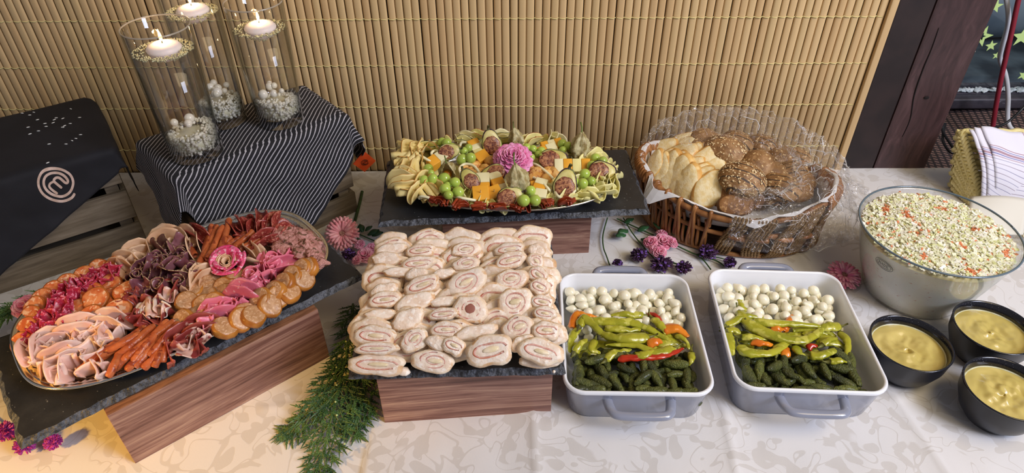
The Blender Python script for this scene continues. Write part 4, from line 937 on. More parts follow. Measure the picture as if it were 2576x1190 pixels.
# verbena heads
vm = [mat('verbena_calyx', S(52, 28, 52), S(78, 42, 76), ns=80, rough=.7), mat('verbena_floret', S(120, 84, 170), rough=.6), mat('verbena_pink', S(170, 48, 140), S(196, 80, 170), ns=80, rough=.6)]
def verbena(label, px, py, R, stems=(), m1=0, m2=1, z=.016, n=210):
    t = thing('verbena_head', None, label, 'flower', 'verbena heads', at(px, py, z)); A, B = [], []
    for k in range(n):
        d = Vector((R_.gauss(0, 1), R_.gauss(0, 1), R_.gauss(0, 1)+.2)).normalized(); q = R*(.35+.65*R_.random()**.5); p = Vector((d.x*q*1.1, d.y*q, d.z*q*.8)); p.z = max(p.z, -z+.002)
        A.append(tube([p*.6, p, p+d*.002], [.0011, .0013, .0006], 5))
        if k % 11 == 0:
            for j in range(5):
                e = (Vector((math.cos(j*1.256), math.sin(j*1.256), .3))).normalized(); A_ = p*1.04
                B.append(xf(sph(.0011, 6, 4, lambda v: Vector((v.x*1.3, v.y*1.3, v.z*.5))), Matrix.Translation(A_+e*.0013)))
    tag(ob('calyx_tuft', me('calyx_tuft', join(*A), vm[m1]), t), kind='stuff'); tag(ob('tiny_florets', me('tiny_florets', join(*B), vm[m2]), t), kind='stuff')
    for s_ in stems: stalk(t, s_, .0011)
verbena('dark purple verbena head left of the pink rose spray', 1607, 641, .0145, [((1620, 625), (1610, 640), (1605, 645))])
verbena('largest purple verbena head touching the rear rim of the left grey dish', 1665, 664, .0185, [((1640, 632), (1655, 650), (1665, 664))])
verbena('small dark verbena head right of the largest one', 1720, 672, .0130, [((1668, 655), (1700, 664), (1718, 670))])
verbena('purple verbena head leaning on the foot of the bread basket', 1782, 634, .0160, [((1752, 640), (1770, 638), (1782, 636))])
verbena('small verbena head between basket and right grey dish', 1836, 660, .0105, [((1790, 645), (1815, 650), (1832, 656))])
verbena('tiny dark verbena peeking behind the handle of the left dish', 1553, 662, .0075)
verbena('dark verbena head under the pink roses beside the meat slate', 877, 640, .0115)
verbena('magenta verbena head on the orange-lit cloth at the slate corner', 133, 1112, .0105, [((95, 1095), (120, 1105), (133, 1112))], 2, 2)
verbena('magenta verbena head half under the near corner of the left slate', 62, 1120, .0125, [((0, 1070), (40, 1105), (62, 1120))], 2, 2)
verbena('magenta verbena head at the picture edge left of the slate corner', 10, 1085, .0150, [((-40, 1040), (0, 1075), (10, 1085))], 2, 2)
t = thing('pink_rose', None, 'dusty pink rose peeking out behind the left end of the meat platter', 'flower', None, at(62, 772, .10))
rose('', '', (0, 0, 0), (.1, -.4, 1), .020, 1, 4, None, t, 4)
ob('stem', me('stem', tube([(0, 0, -.004), (-.004, .01, -.05), (-.01, .02, -.098)], .0018, 6), green), t)
# conifer sprays
cypm = mat('cypress_green', S(44, 78, 40), S(80, 112, 54), ns=60, rough=.5, rnd=.05); cyps = mat('cypress_twig', S(92, 110, 56), rough=.6); cypd = mat('cypress_cone', S(190, 205, 140), rough=.5)
def conifer(label, P, side, group, z0=.004, lift=.02, rr=None, width=.0, cones=0, sc_=1.):
    rr = random.Random(len(label)); t = thing('cypress_branch', None, label, 'branch', group, at(*P[0], z0))
    inv = t.matrix_basis.inverted(); Q = smooth_path([at(*q, z0+lift*math.sin(PI*k/(len(P)-1))) for k, q in enumerate(P)], 8)
    ob('stem', me('stem', tube([inv@q for q in Q], [.002*(1-.7*i/len(Q)) for i in range(len(Q))], 6), cyps), t)
    TW, N = [], []; n = len(Q)
    def needles(a, b, L):
        d = (b-a); k_ = max(3, int(d.length/.0040))
        for j in range(k_):
            p = a.lerp(b, j/k_); f = 1-.55*j/k_
            for s_ in (-1, 1):
                dd = (Matrix.Rotation(s_*.55+rr.uniform(-.12, .12), 3, 'Z') @ d.normalized()); e = p+dd*L*f; e.z += rr.uniform(-.001, .002)
                N.append(tube([p, (p+e)/2+Vector((0, 0, .0005)), e], [.0010, .0011, .0005], 4, .6))
        N.append(tube([a, b, b+d.normalized()*.006], [.001, .001, .0004], 4))
    for i in range(1, n-1, 2):
        for s_ in (-1, 1):
            d = (Q[min(i+1, n-1)]-Q[i-1]).normalized(); f = math.sin(PI*(.12+.8*i/n))
            L = width*f*rr.uniform(.8, 1.15); dd = Matrix.Rotation(s_*rr.uniform(.5, .75), 3, 'Z') @ d
            a = Q[i]; b = a+dd*L+Vector((0, 0, rr.uniform(-.5, .4)*.01)); b.z = max(b.z, .004)
            mid = a.lerp(b, .5)+d*L*.08
            TW.append(tube([inv@a, inv@mid, inv@b], [.0011, .0009, .0005], 5))
            m_ = max(2, int(L/.0125))
            for j in range(m_):
                p = a.lerp(mid, j/m_*2) if j/m_ < .5 else mid.lerp(b, (j/m_-.5)*2)
                for q in (-1, 1):
                    e_ = Matrix.Rotation(q*rr.uniform(.45, .7), 3, 'Z') @ dd; l2 = .024*(1-.6*j/m_)*rr.uniform(.7, 1.1)*sc_
                    pe = p+e_*l2; pe.z = max(.003, pe.z+rr.uniform(-.004, .004)); needles(inv@p, inv@pe, .0055)
            needles(inv@mid, inv@b, .0055)
    tag(ob('twigs', me('twigs', join(*TW), cyps), t), kind='stuff'); tag(ob('needles', me('needles', join(*N), cypm, smooth=False), t), kind='stuff')
    for k in range(cones):
        p = Q[rr.randrange(n//3, n-2)]+Vector((rr.uniform(-.03, .03), rr.uniform(-.02, .02), .004)); ob('cone', me('cone', sph(.0016, 8, 6), cypd), t, inv@p)
conifer('large green cypress branch lying between the two walnut boxes', ((888, 765), (880, 850), (862, 940), (835, 1050), (800, 1180)), 0, 'cypress branches', .004, .022, width=.062, cones=9)
conifer('smaller dark cypress branch under the left edge of the chicken slate', ((920, 860), (925, 930), (910, 1010), (890, 1080)), 0, 'cypress branches', .004, .012, width=.045)
conifer('cypress branch fanning left towards the corner of the slanted walnut box', ((868, 900), (840, 960), (790, 1030), (725, 1085)), 0, 'cypress branches', .006, .016, width=.035)
conifer('cypress tip sticking out behind the left end of the meat platter', ((110, 735), (60, 765), (10, 790), (-40, 815)), 0, 'cypress branches', .05, .03, width=.03)

# ================================================================ PICKLE DISHES
cer = mat('white_glaze', S(236, 238, 242), rough=.12, coat=.5); gry = mat('grey_glaze', S(138, 143, 158), S(146, 150, 166), ns=8, rough=.16, coat=.5)
def dish(label, loc, ang, w_, d_, h_):
    t = thing('baking_dish', None, label, 'dish', 'grey baking dishes', loc, (0, 0, ang))
    L = [(w_-.022, d_-.022, .030, 0), (w_-.018, d_-.018, .030, .003), (w_-.008, d_-.008, .030, h_*.7), (w_-.003, d_-.003, .030, h_-.009), (w_-.001, d_-.001, .030, h_-.006), (w_, d_, .030, h_-.0035), (w_-.003, d_-.003, .029, h_-.0006), (w_-.008, d_-.008, .027, h_-.0004), (w_-.0115, d_-.0115, .026, h_-.003),
         (w_-.016, d_-.016, .024, h_*.6), (w_-.022, d_-.022, .022, .018), (w_-.03, d_-.03, .02, .016)]
    V, F = loft([[(x, y, z) for x, y in rrect(a, b, r, 8)] for a, b, r, z in L]); k = 36
    idx = [1 if i < 4*k else 0 for i in range(len(F)-2)]+[1, 0]
    ob('dish_body', me('dish_body', (V, F), [cer, gry], idx), t)
    for s_ in (-1, 1):
        y0 = d_/2-.004; P = [(-.044, y0, h_-.020), (-.042, y0+.012, h_-.019), (-.038, y0+.024, h_-.017), (-.028, y0+.029, h_-.016), (0, y0+.030, h_-.016), (.028, y0+.029, h_-.016), (.038, y0+.024, h_-.017), (.042, y0+.012, h_-.019), (.044, y0, h_-.020)]
        P = smooth_path([(x, s_*y, z) for x, y, z in P], 4); ob('handle', me('handle', tube(P, .0072, 12, .75), gry), t)
    return t
D1 = Vector((.178, .7225, 0)); A1_ = math.radians(-1.5); D2 = Vector((.4215, .7265, 0)); A2_ = math.radians(-3.2)
dish('grey baking dish of pickles nearer the chicken slate', D1, A1_, .211, .250, .066)
dish('grey baking dish of pickles nearer the salad bowl', D2, A2_, .214, .254, .066)
onm = mat('pearl_onion', S(246, 242, 222), S(240, 232, 200), ns=40, rough=.16, rnd=.05, sss=.5, ssr=.006, coat=.3)
ons = []
for k in range(5):
    tip = (.12, .05, .0, .6, .2)[k]
    ons.append(me('pearl_onion', sph(1, 16, 12, lambda v: Vector((v.x*(1-.1*abs(v.z)), v.y, v.z*(1.02+.1*k/5)+tip*max(0, v.z)**6)) * (1+.04*nz(v, 2, k))), onm))
ghm = mat('gherkin_skin', S(84, 90, 36), S(122, 124, 58), S(60, 66, 30), ns=260, lo=.5, hi=.72, ns3=22, rough=.28, rnd=.3, bump=1.0, bs=520, bd=.003, coat=.2, lo3=.5, hi3=.6)
ghs = []
for k in range(6):
    L = (.034, .030, .038, .028, .042, .032)[k]; R = (.0066, .0062, .0070, .0060, .0076, .0068)[k]; bend = (.003, -.004, .001, .005, -.002, .004)[k]
    P = [(L*(i/10-.5), bend*math.sin(PI*i/10), 0) for i in range(11)]
    rr = [R*math.sin(PI*min(.96, max(.04, .06+.88*i/10)))**.42*(.85+.3*i/10) for i in range(11)]; rr[0] *= .55; rr[-1] *= .55
    V, F = tube(smooth_path(P, 2), list(np.interp(np.arange(21)/20, np.arange(11)/10, rr)), 12)
    V = [v+Vector((0, nz(v, 330, k), nz(v, 330, k+5)))*.0012 for v in V]; ghs.append(me('gherkin', (V, F), ghm))
def fill(D, ang, nm, side):
    c, s_ = math.cos(ang), math.sin(ang)
    def Wd(x, y, z): return Vector((D.x+c*x-s_*y, D.y+s_*x+c*y, z))
    for layer, (z, n) in enumerate(((.0262, 52), (.0370, 50), (.0455, 34))):
        got = []; tries = 0
        while len(got) < n and tries < 4000:
            tries += 1; x, y = R_.uniform(-.086, .086), R_.uniform(.014+.006*layer, .103)
            if all((x-a)**2+(y-b)**2 > .0148**2 for a, b in got): got.append((x, y))
        for i, (x, y) in enumerate(got):
            r = R_.uniform(.0072, .0098)
            lab = f'white pickled pearl onion in the {nm} grey dish' if layer < 2 else f'pearl onion on top of the heap in the {nm} grey dish, {nth(sum(q[1] > y for q in got))} from the back'
            thing('pearl_onion', ons[(i+layer) % 5], lab, 'onion', f'pearl onions of the {nm} dish' if layer < 2 else f'top pearl onions of the {nm} dish', Wd(x, y, z), (R_.uniform(-1.7, 1.7), R_.uniform(-1.7, 1.7), R_.random()*6), r)
    for layer, (z, n) in enumerate(((.0255, 40), (.0365, 42), (.0465, 24))):
        got = []; tries = 0
        while len(got) < n and tries < 6000:
            tries += 1; x, y = R_.uniform(-.083, .083), R_.uniform(-.109, -.022-.008*layer)
            if all(((x-a)/1.15)**2+(y-b)**2 > .0130**2 for a, b in got): got.append((x, y))
        for i, (x, y) in enumerate(got):
            a = R_.choice((R_.uniform(-.5, .7), R_.uniform(1.1, 2.2), R_.uniform(1.4, 2.6)))
            if abs(x) > .070: a = PI/2+R_.uniform(-.3, .3)
            if y < -.101: a = R_.uniform(-.25, .25)
            thing('gherkin', ghs[(i*2+layer) % 6], f'small dark green gherkin in the {nm} grey dish' if layer < 2 else f'gherkin on top of the heap in the {nm} grey dish, {nth(sum(q[1] > y for q in got))} from the back', 'gherkin', f'gherkins of the {nm} dish' if layer < 2 else f'top gherkins of the {nm} dish', Wd(x, y, z), (R_.uniform(-.25, .25), R_.uniform(-.3, .3), a+ang), R_.uniform(.75, 1.02))
    return Wd
W1_ = fill(D1, A1_, 'left', -1); W2_ = fill(D2, A2_, 'right', 1)
pep = {'g': mat('pickled_pepper', S(176, 172, 46), S(148, 150, 34), S(200, 196, 84), ns=30, ns3=60, rough=.2, rnd=.1, bump=.5, bs=90, bd=.003, sss=.3, coat=.4), 'o': mat('orange_pepper', S(230, 138, 34), S(212, 110, 24), ns=40, rough=.2, rnd=.06, bump=.4, bs=90, sss=.3, coat=.4),
       'r': mat('red_pepper', S(190, 50, 22), S(160, 36, 18), ns=40, rough=.18, bump=.3, bs=90, sss=.2, coat=.4)}
pst = mat('pepper_stalk', S(118, 118, 50), S(90, 88, 40), rough=.5)
AP = lambda x, y: (1380+x/2.5875, 640+y/2.5875)
def pepper(P, col, label, grp, r=.0085, z=.048, stem=True, seed=0):
    Q = [at(*AP(x, y), z+.004*math.sin(PI*k/(len(P)-1))) for k, (x, y) in enumerate(P)]; c = sum(Q, Vector())/len(Q)
    Q = smooth_path([q-c for q in Q], 7); n = len(Q)
    rr = [r*(.55+.45*math.sin(PI*min(.5, .12+i/n*1.2)))*(1-.72*(i/(n-1))**1.6)*(1+.16*nz((i*.35, seed, 0))) for i in range(n)]; rr[0] *= .6; rr[-1] *= .4
    V, F = tube(Q, rr, 12, .62); V = [v+Vector((nz(v, 130, seed), nz(v, 130, seed+4), nz(v, 130, seed+8)))*.0022 for v in V]
    t = thing('pickled_pepper', me('pickled_pepper', (V, F), pep[col]), label, 'pepper', grp, c)
    if stem:
        d = (Q[0]-Q[2]).normalized(); ob('stem', me('stem', tube([Q[0]-d*.002, Q[0]+d*.003, Q[0]+d*.009+Vector((0, 0, .003)), Q[0]+d*.014+Vector((.001, 0, .007))], [.0042, .0032, .0012, .0014], 7), pst), t)
for nm, Wd, ang in (('left', W1_, A1_), ('right', W2_, A2_)):     # bed of peppers
    for i in range(20):
        x, y = -.075+.15*((i*7) % 20)/19, -.026+.036*R_.random(); a = ang+R_.uniform(-.5, .5); L = R_.uniform(.018, .028); z = .026+.008*(i % 3)
        x = max(-.060, min(.060, x)); c = Wd(x, y, z)
        Q = smooth_path([(-L, 0, 0), (-L*.3, .004, .003), (L*.4, .003, .002), (L, -.003, 0)], 4)
        thing('pickled_pepper', me('pickled_pepper', tube(Q, [.0075*(1-.5*abs(k/6-1)) for k in range(len(Q))], 10, .6), pep['g']), f'yellow-green pickled pepper in the lower layer of the {nm} grey dish', 'pepper', f'lower peppers of the {nm} dish', c, (0, 0, a))
LP = [([(200, 470), (230, 420), (300, 470), (400, 560)], 'g', .009), ([(240, 432), (420, 440), (560, 450), (700, 510), (800, 575)], 'g', .010), ([(820, 610), (700, 640), (560, 590), (370, 590)], 'g', .0085), ([(650, 540), (540, 545), (420, 540), (330, 500)], 'g', .0115), ([(620, 400), (500, 388), (400, 400)], 'g', .0085),
      ([(200, 480), (150, 540), (140, 640)], 'g', .0075), ([(170, 640), (200, 590), (250, 550)], 'g', .0075), ([(825, 525), (890, 560), (915, 620)], 'g', .006), ([(560, 660), (640, 650), (700, 600)], 'g', .0075), ([(370, 690), (430, 640), (540, 620)], 'g', .0075), ([(930, 640), (930, 690), (900, 720)], 'g', .0065), ([(300, 560), (280, 620), (340, 640)], 'g', .007), ([(680, 420), (740, 470), (760, 520)], 'g', .008), ([(360, 480), (480, 490), (600, 490)], 'g', .008),
      ([(150, 480), (185, 395), (250, 400), (320, 410)], 'o', .008), ([(740, 490), (840, 485), (915, 545)], 'o', .0105), ([(650, 590), (700, 565), (740, 570)], 'o', .009), ([(650, 385), (700, 400), (745, 455)], 'r', .006), ([(450, 680), (600, 672), (760, 660), (880, 610)], 'r', .0068)]
RP = [([(1240, 370), (1320, 462), (1480, 535), (1640, 560), (1740, 520), (1800, 460)], 'g', .0115), ([(1330, 440), (1520, 450), (1780, 465)], 'g', .0085), ([(1245, 600), (1300, 640), (1450, 640), (1560, 580)], 'g', .0105), ([(1160, 500), (1210, 490), (1250, 520)], 'g', .007), ([(1170, 520), (1185, 590), (1200, 660)], 'g', .0085), ([(1150, 470), (1280, 405), (1400, 410)], 'g', .0075),
      ([(1890, 470), (1840, 470), (1790, 480), (1740, 500)], 'g', .0105), ([(1900, 510), (1950, 580), (1930, 680)], 'g', .0075), ([(1780, 590), (1820, 560), (1880, 545)], 'g', .0065), ([(1700, 660), (1780, 655), (1890, 610)], 'g', .0095), ([(1600, 600), (1640, 650), (1700, 670)], 'g', .007), ([(1240, 290), (1260, 340), (1310, 375)], 'g', .0055), ([(1250, 540), (1330, 540), (1420, 550)], 'g', .008), ([(1830, 700), (1900, 690), (1940, 700)], 'g', .007), ([(1480, 650), (1500, 600), (1600, 560)], 'g', .007),
      ([(1530, 500), (1560, 440), (1590, 390)], 'o', .007), ([(1450, 492), (1490, 480), (1530, 490)], 'o', .008), ([(1540, 670), (1545, 640), (1565, 610)], 'o', .0085), ([(1320, 575), (1390, 580), (1460, 585)], 'o', .0075), ([(1690, 615), (1715, 592), (1750, 605)], 'r', .0055)]
CN = {'g': 'yellow-green', 'o': 'orange', 'r': 'red'}
for nm, LL_ in (('left', LP), ('right', RP)):
    for c in 'gor':
        Q = sorted([q for q in LL_ if q[1] == c], key=lambda q: sum(p[1] for p in q[0])/len(q[0]))
        for i, (P, _c, r) in enumerate(Q): pepper(P, c, f'{CN[c]} pickled pepper strip on top in the {nm} grey dish'+(f', {nth(i)} from the back' if len(Q) > 1 else ''), f'{CN[c]} peppers of the {nm} dish', r, .0475+.0028*(i % 3), c == 'g', i+len(nm))

# ================================================================ SALAD BOWL, DRESSING BOWLS
def glassm(name, tint=(.985, .992, .988, 1), rough=.0, gl=1.0):
    s = NT(name); tr = s.n('BsdfTransparent', {0: tint}); g = s.n('BsdfGlossy', {'Color': W1, 'Roughness': max(rough, .01)})
    lw = s.n('LayerWeight', {0: .5}); s.link(s.mix(s.math('POWER', lw.outputs['Facing'], 3), tint, (tint[0]*.5, tint[1]*.53, tint[2]*.5, 1)), tr.inputs[0]); f = s.math('MULTIPLY', s.math('MULTIPLY_ADD', s.math('POWER', lw.outputs['Facing'], 4), .75, .045), gl); mx_ = s.n('MixShader', {0: f, 1: tr.outputs[0], 2: g.outputs[0]}); s.link(mx_.outputs[0], s.out.inputs[0]); return s
gls = mat('clear_glass', (.97, .99, .98, 1), rough=0, trans=1., ior=1.45)
thin = glassm('thin_glass').m
BC = Vector((.692, .874, 0)); BR, BH = .120, .134
bowl = thing('salad_bowl', None, 'large flared glass bowl full of coleslaw', 'bowl', None, BC)
ob('bowl_wall', me('bowl_wall', lathe([(0, .001), (.070, .001), (.078, .005), (.095, .05), (.110, .1), (BR-.002, BH-.002), (BR, BH), (BR-.0015, BH+.001), (BR-.004, BH-.002)], 96), thin), bowl)
ob('bowl_rim', me('bowl_rim', tube([(BR*math.cos(2*PI*k/96), BR*math.sin(2*PI*k/96), BH) for k in range(97)], .0017, 8), mat('rim_glass', S(96, 112, 122), rough=.05, spec=.8)), bowl)
emb = mat('etched_mark', S(120, 118, 112), rough=.5)
def on_bowl(u, v):                          # point of the bowl's side: u along, v up
    z = .098+v; r = .078+(BR-.078)*(z-.005)/(BH-.005)+.0012; a = math.radians(206)+u/r
    return Vector((r*math.cos(a), r*math.sin(a), z))
E_ = [on_bowl(.0165*math.cos(2*PI*k/32), .0095*math.sin(2*PI*k/32)) for k in range(33)]; E2_ = [on_bowl(.0135*math.cos(2*PI*k/32), .0068*math.sin(2*PI*k/32)) for k in range(33)]
mk = join(tube(E_, .0004, 4), tube(E2_, .00035, 4))
GL = {'M': [[(0, 0), (0, 1), (.5, .4), (1, 1), (1, 0)]], 'A': [[(0, 0), (.5, 1), (1, 0)], [(.2, .4), (.8, .4)]], 'D': [[(0, 0), (0, 1), (.6, .9), (.9, .5), (.6, .1), (0, 0)]], 'E': [[(1, 0), (0, 0), (0, 1), (1, 1)], [(0, .5), (.8, .5)]]}
for i, ch_ in enumerate('MADE'):
    for st in GL[ch_]: mk = join(mk, tube([on_bowl(-.0092+.0048*i+.0034*x, -.0028+.0056*y) for x, y in st], .00035, 4))
ob('oval_mark', me('oval_mark', mk, emb), bowl)['label'] = 'small oval mark with lettering pressed on the glass'
def dressing():
    s = NT('creamy_dressing'); v = s.coord('Object', (1, 1, 1), False)
    c = s.ramp(s.noise(v, 30, 3), [(.35, S(240, 236, 220)), (.65, S(246, 241, 228))])
    f = s.ramp(s.noise(s.coord('Object', (1, 1, 2.2), False), 130, 2, .5, .6), [(.68, W0), (.71, W1)])
    s.set(Base_Color=s.mix(f, c, S(218, 172, 150)), Roughness=.4); s.b.inputs['Subsurface Weight'].default_value = .2; s.b.inputs['Subsurface Scale'].default_value = .005; return s.m
drm = dressing()
slaw = thing('coleslaw', None, 'creamy coleslaw with shredded cabbage and carrot filling the glass bowl', 'salad', None, BC, kind='stuff')
def sl_z(x, y):
    r = math.hypot(x, y); return .124+.012*(1-(r/.112)**2)+.0035*noise.noise(Vector((x*40, y*40, 1)))+.003*noise.noise(Vector((x*110, y*110, 4)))
prof = lathe([(0, .0035), (.070, .0035), (.076, .006), (.093, .05), (.108, .1), (.1135, .118)], 96)
ob('salad_mass', me('salad_mass', prof, drm), slaw)
def top(u, v): x, y = .1135*v*math.cos(2*PI*u), .1135*v*math.sin(2*PI*u); return Vector((x, y, sl_z(x, y) if v < .99 else .118))
cab = [mat('cabbage', S(238, 236, 200), rough=.3, sss=.2), mat('cabbage_green', S(220, 222, 158), rough=.3, sss=.2), mat('carrot_shred', S(232, 150, 104), S(222, 128, 80), ns=100, rough=.35, sss=.2), mat('cream_cabbage', S(244, 240, 222), rough=.3, sss=.2)]
ob('salad_surface', me('salad_surface', grid(top, 64, 20, cu=True), mat('slaw_cream', S(228, 218, 172), S(214, 200, 140), ns=90, rough=.35, bump=.6, bs=200)), slaw)
bb = box((-1, -1, -1), (1, 1, 1)); VV, FF, II = [], [], []
for k in range(4600):
    a = R_.random()*6.283; r = .1115*R_.random()**.5; x, y = r*math.cos(a), r*math.sin(a)
    c = noise.noise(Vector((x*45, y*45, 7)))
    mi = 2 if (c > .40 and R_.random() < .7) or R_.random() < .045 else R_.choice((0, 0, 0, 1, 3, 3))
    q = (R_.uniform(.0018, .0052), R_.uniform(.0012, .0026), R_.uniform(.0004, .0009)) if mi != 2 else (R_.uniform(.0018, .004), R_.uniform(.0010, .002), .0009)
    M_ = Matrix.Translation((x, y, sl_z(x, y)+R_.uniform(-.0005, .0022)))@rotz(R_.random()*6.3)@Matrix.Rotation(R_.uniform(-.6, .6), 4, 'X')@Matrix.Rotation(R_.uniform(-.6, .6), 4, 'Y')@Matrix.Diagonal((*q, 1))
    b_ = len(VV); vv = [M_ @ v for v in bb[0]]; VV += vv; FF += [tuple(i+b_ for i in f) for f in bb[1]]; II += [mi]*6
ob('shreds', me('shreds', (VV, FF), cab, II, smooth=False), slaw)['kind'] = 'stuff'
blk = NT('black_stoneware'); v_ = blk.coord('Object', (1, 1, 1), False); blk.set(Base_Color=blk.mix(blk.ramp(blk.noise(v_, 500, 2), [(.66, W0), (.70, W1)]), S(24, 25, 32), S(90, 90, 100)), Roughness=.16); blk.b.inputs['Coat Weight'].default_value = .4
blo = mat('matt_black_stoneware', S(26, 27, 34), rough=.32)
mus = mat('mustard_cream', S(206, 186, 110), S(196, 176, 98), ns=12, rough=.22, sss=.25, coat=.2); film = mat('pale_film', S(206, 206, 176), S(190, 186, 140), ns=60, rough=.4)
for i, (x, y, lab, sd) in enumerate(((.588, .691, 'black bowl of mustard dip nearest the right grey dish', 1), (.728, .722, 'black bowl of mustard dip in front of the salad bowl', 5), (.683, .606, 'black bowl of mustard dip nearest the camera', 9))):
    t = thing('dip_bowl', None, lab, 'bowl', 'black dip bowls', (x, y, 0)); R = .0575
    ob('bowl_body', me('bowl_body', lathe([(0, 0), (.030, 0), (.034, .002), (.046, .018), (.0545, .040), (R-.0005, .0615), (R, .0635), (R-.0015, .0645), (R-.0035, .063), (R-.006, .050), (.047, .028), (.0, .012)], 64), [blk.m, blo], [1 if k < 64*5 else 0 for k in range(64*11)]), t)
    def mz(u, v): return Vector((.0515*v*math.cos(2*PI*u), .0515*v*math.sin(2*PI*u), .0485+(.0055*nz((v*math.cos(2*PI*u)*.8, v*math.sin(2*PI*u), sd), 1.8)+.0022*math.sin(v*14+4*PI*u+sd)*max(0, 1-v*1.1)+.0025*nz((v*math.cos(2*PI*u)*2.2, v*math.sin(2*PI*u)*2, sd), 3))*(1-v**4)))
    g_ = grid(mz, 64, 24, cu=True)
    dip = thing('mustard_dip', me('mustard_dip', g_, mus), 'pale yellow mustard dip swirled in the '+lab.replace('of mustard dip ', ''), 'dip', 'mustard dips', (x, y, 0), kind='stuff')
    ob('film_ring', me('film_ring', lathe([(.0500, .0485), (.0525, .0505), (.0527, .052)], 64), film), t)
    if i == 1: ob('dip_smear', me('dip_smear', sph(1, 12, 8, lambda v: Vector((v.x*.0022, v.y*.003, v.z*.005))), mus), t, (-.0515, .012, .058), (0, -.2, 0))

# ================================================================ BREAD BASKET
BK = Vector((.415, 1.068, 0)); BA = math.radians(-19)
cb, sb = math.cos(BA), math.sin(BA)
def bkp(t, k, z):                           # point at angle t, size factor k (1 = rim)
    x, y = .176*k*math.cos(t), .113*k*math.sin(t); return Vector((BK.x+cb*x-sb*y, BK.y+sb*x+cb*y, z))
def rimz(t): return .088+.036*math.cos(t)**2
wil = [mat('willow_rod', S(166, 114, 66), S(134, 86, 46), ns=60, rough=.32, rnd=.15, stretch=(1, 1, .3)), mat('dark_willow', S(110, 72, 40), S(84, 52, 30), ns=80, rough=.45, rnd=.1)]
rope = mat('seagrass_rope', S(148, 118, 76), S(112, 84, 50), ns=300, rough=.75, bump=.8, bs=600)
bas = thing('bread_basket', None, 'oval brown wicker basket with rope binding holding rolls and sliced bread', 'basket', None, BK)
def bl_(P): return [Vector(p)-BK for p in P]
NB = 72
for k_, zf, r_, nm in ((1.0, 1.0, .0058, 'rim_rod'), (.965, .60, .0042, 'hoop'), (.90, .12, .0045, 'base_hoop')):
    ob(nm, me(nm, tube(bl_([bkp(2*PI*i/NB, k_, rimz(2*PI*i/NB)*zf if zf > .2 else .006) for i in range(NB+1)]), r_, 10), wil[0]), bas)
ob('base', me('base', loft([[tuple(bkp(2*PI*i/48, .88, z)-BK) for i in range(48)] for z in (.001, .004)]), wil[1]), bas)
stk = []
def strand(t0, twist, up=True):
    P = [bkp(t0, .90, .004), bkp(t0+twist*.3, .955, .022), bkp(t0+twist*.65, .992, rimz(t0)*.6), bkp(t0+twist, 1.035, rimz(t0)-.004), bkp(t0+twist, 1.02, rimz(t0)+.007), bkp(t0+twist, .97, rimz(t0)+.003), bkp(t0+twist, .965, rimz(t0)*.7)]
    return bl_(smooth_path(P, 5))
NS = 74
for i in range(NS):
    t0 = 2*PI*i/NS; deg = math.degrees(t0) % 360
    if 262 < deg < 345: continue             # the rope-bound stretch in front
    ob('stake', me('stake', tube(strand(t0, .055 if i % 2 else -.02), .0036, 7), wil[0 if 60 > 0 else 1]), bas)
    P = bl_(smooth_path([bkp(t0+.03, .885, .005), bkp(t0+.045, .975, .030), bkp(t0+.03, .95, rimz(t0)*.62), bkp(t0+.02, .99, rimz(t0)*.86)], 4)); ob('short_stake', me('short_stake', tube(P, .0033, 6), wil[0]), bas)
def twisted(P, R, r):
    P = smooth_path(P, 9); out = []
    for s_ in range(3):
        Q = []
        for i, p in enumerate(P):
            t_ = (P[min(i+1, len(P)-1)]-P[max(i-1, 0)]).normalized(); x_ = t_.cross(Vector((0, 0, 1.01))).normalized(); y_ = t_.cross(x_); a = i*.75+s_*2.094
            Q.append(p+R*(math.cos(a)*x_+math.sin(a)*y_))
        out.append(tube(Q, r, 6))
    return join(*out)
for g, (d0, n_) in enumerate(((266, 5), (282, 6), (298, 5), (313, 6), (329, 5))):
    for j in range(n_):
        a = math.radians(d0+j*2.0); up = g % 2 == 0
        zz = rimz(a)
        if up: P = [bkp(a, .915, .006), bkp(a+.02, 1.005, .022), bkp(a+.07, .99, zz*.55), bkp(a+.13, 1.045, zz*.93), bkp(a+.15, 1.02, zz+.008), bkp(a+.15, .96, zz+.002)]
        else: P = [bkp(a+.05, .93, .008), bkp(a+.03, .95, .020), bkp(a+.02, 1.012, zz*.55), bkp(a+.06, 1.03, zz*.85), bkp(a+.09, 1.035, zz+.004), bkp(a+.09, .96, zz+.004)]
        ob('rope_strand', me('rope_strand', twisted(bl_(P), .0017, .0017), rope), bas)
for j, d0 in enumerate((270, 284, 300, 316)):
    a = math.radians(d0); P = bl_(smooth_path([bkp(a, .93, .055), bkp(a+.10, 1.0, .052), bkp(a+.22, 1.0, .050)], 5)); ob('cross_rod', me('cross_rod', tube(P, .0048, 8), wil[0]), bas)
for i in range(26):                          # braided lip at the two ends
    for c_, sp_ in ((math.radians(180), .55), (math.radians(0), .45)):
        a = c_-sp_+2*sp_*i/25; p = bkp(a, 1, rimz(a))-BK; d = Vector((cb*math.cos(a)-sb*math.sin(a), sb*math.cos(a)+cb*math.sin(a), 0))
        ob('lip_wrap', me('lip_wrap', tube([p-d*.008+Vector((0, 0, -.004)), p-d*.005+Vector((0, 0, .006)), p+d*.004+Vector((0, 0, .008)), p+d*.009+Vector((0, 0, -.001)), p+d*.008+Vector((0, 0, -.010))], .0030, 6), wil[i % 2 if False else 0]), bas)
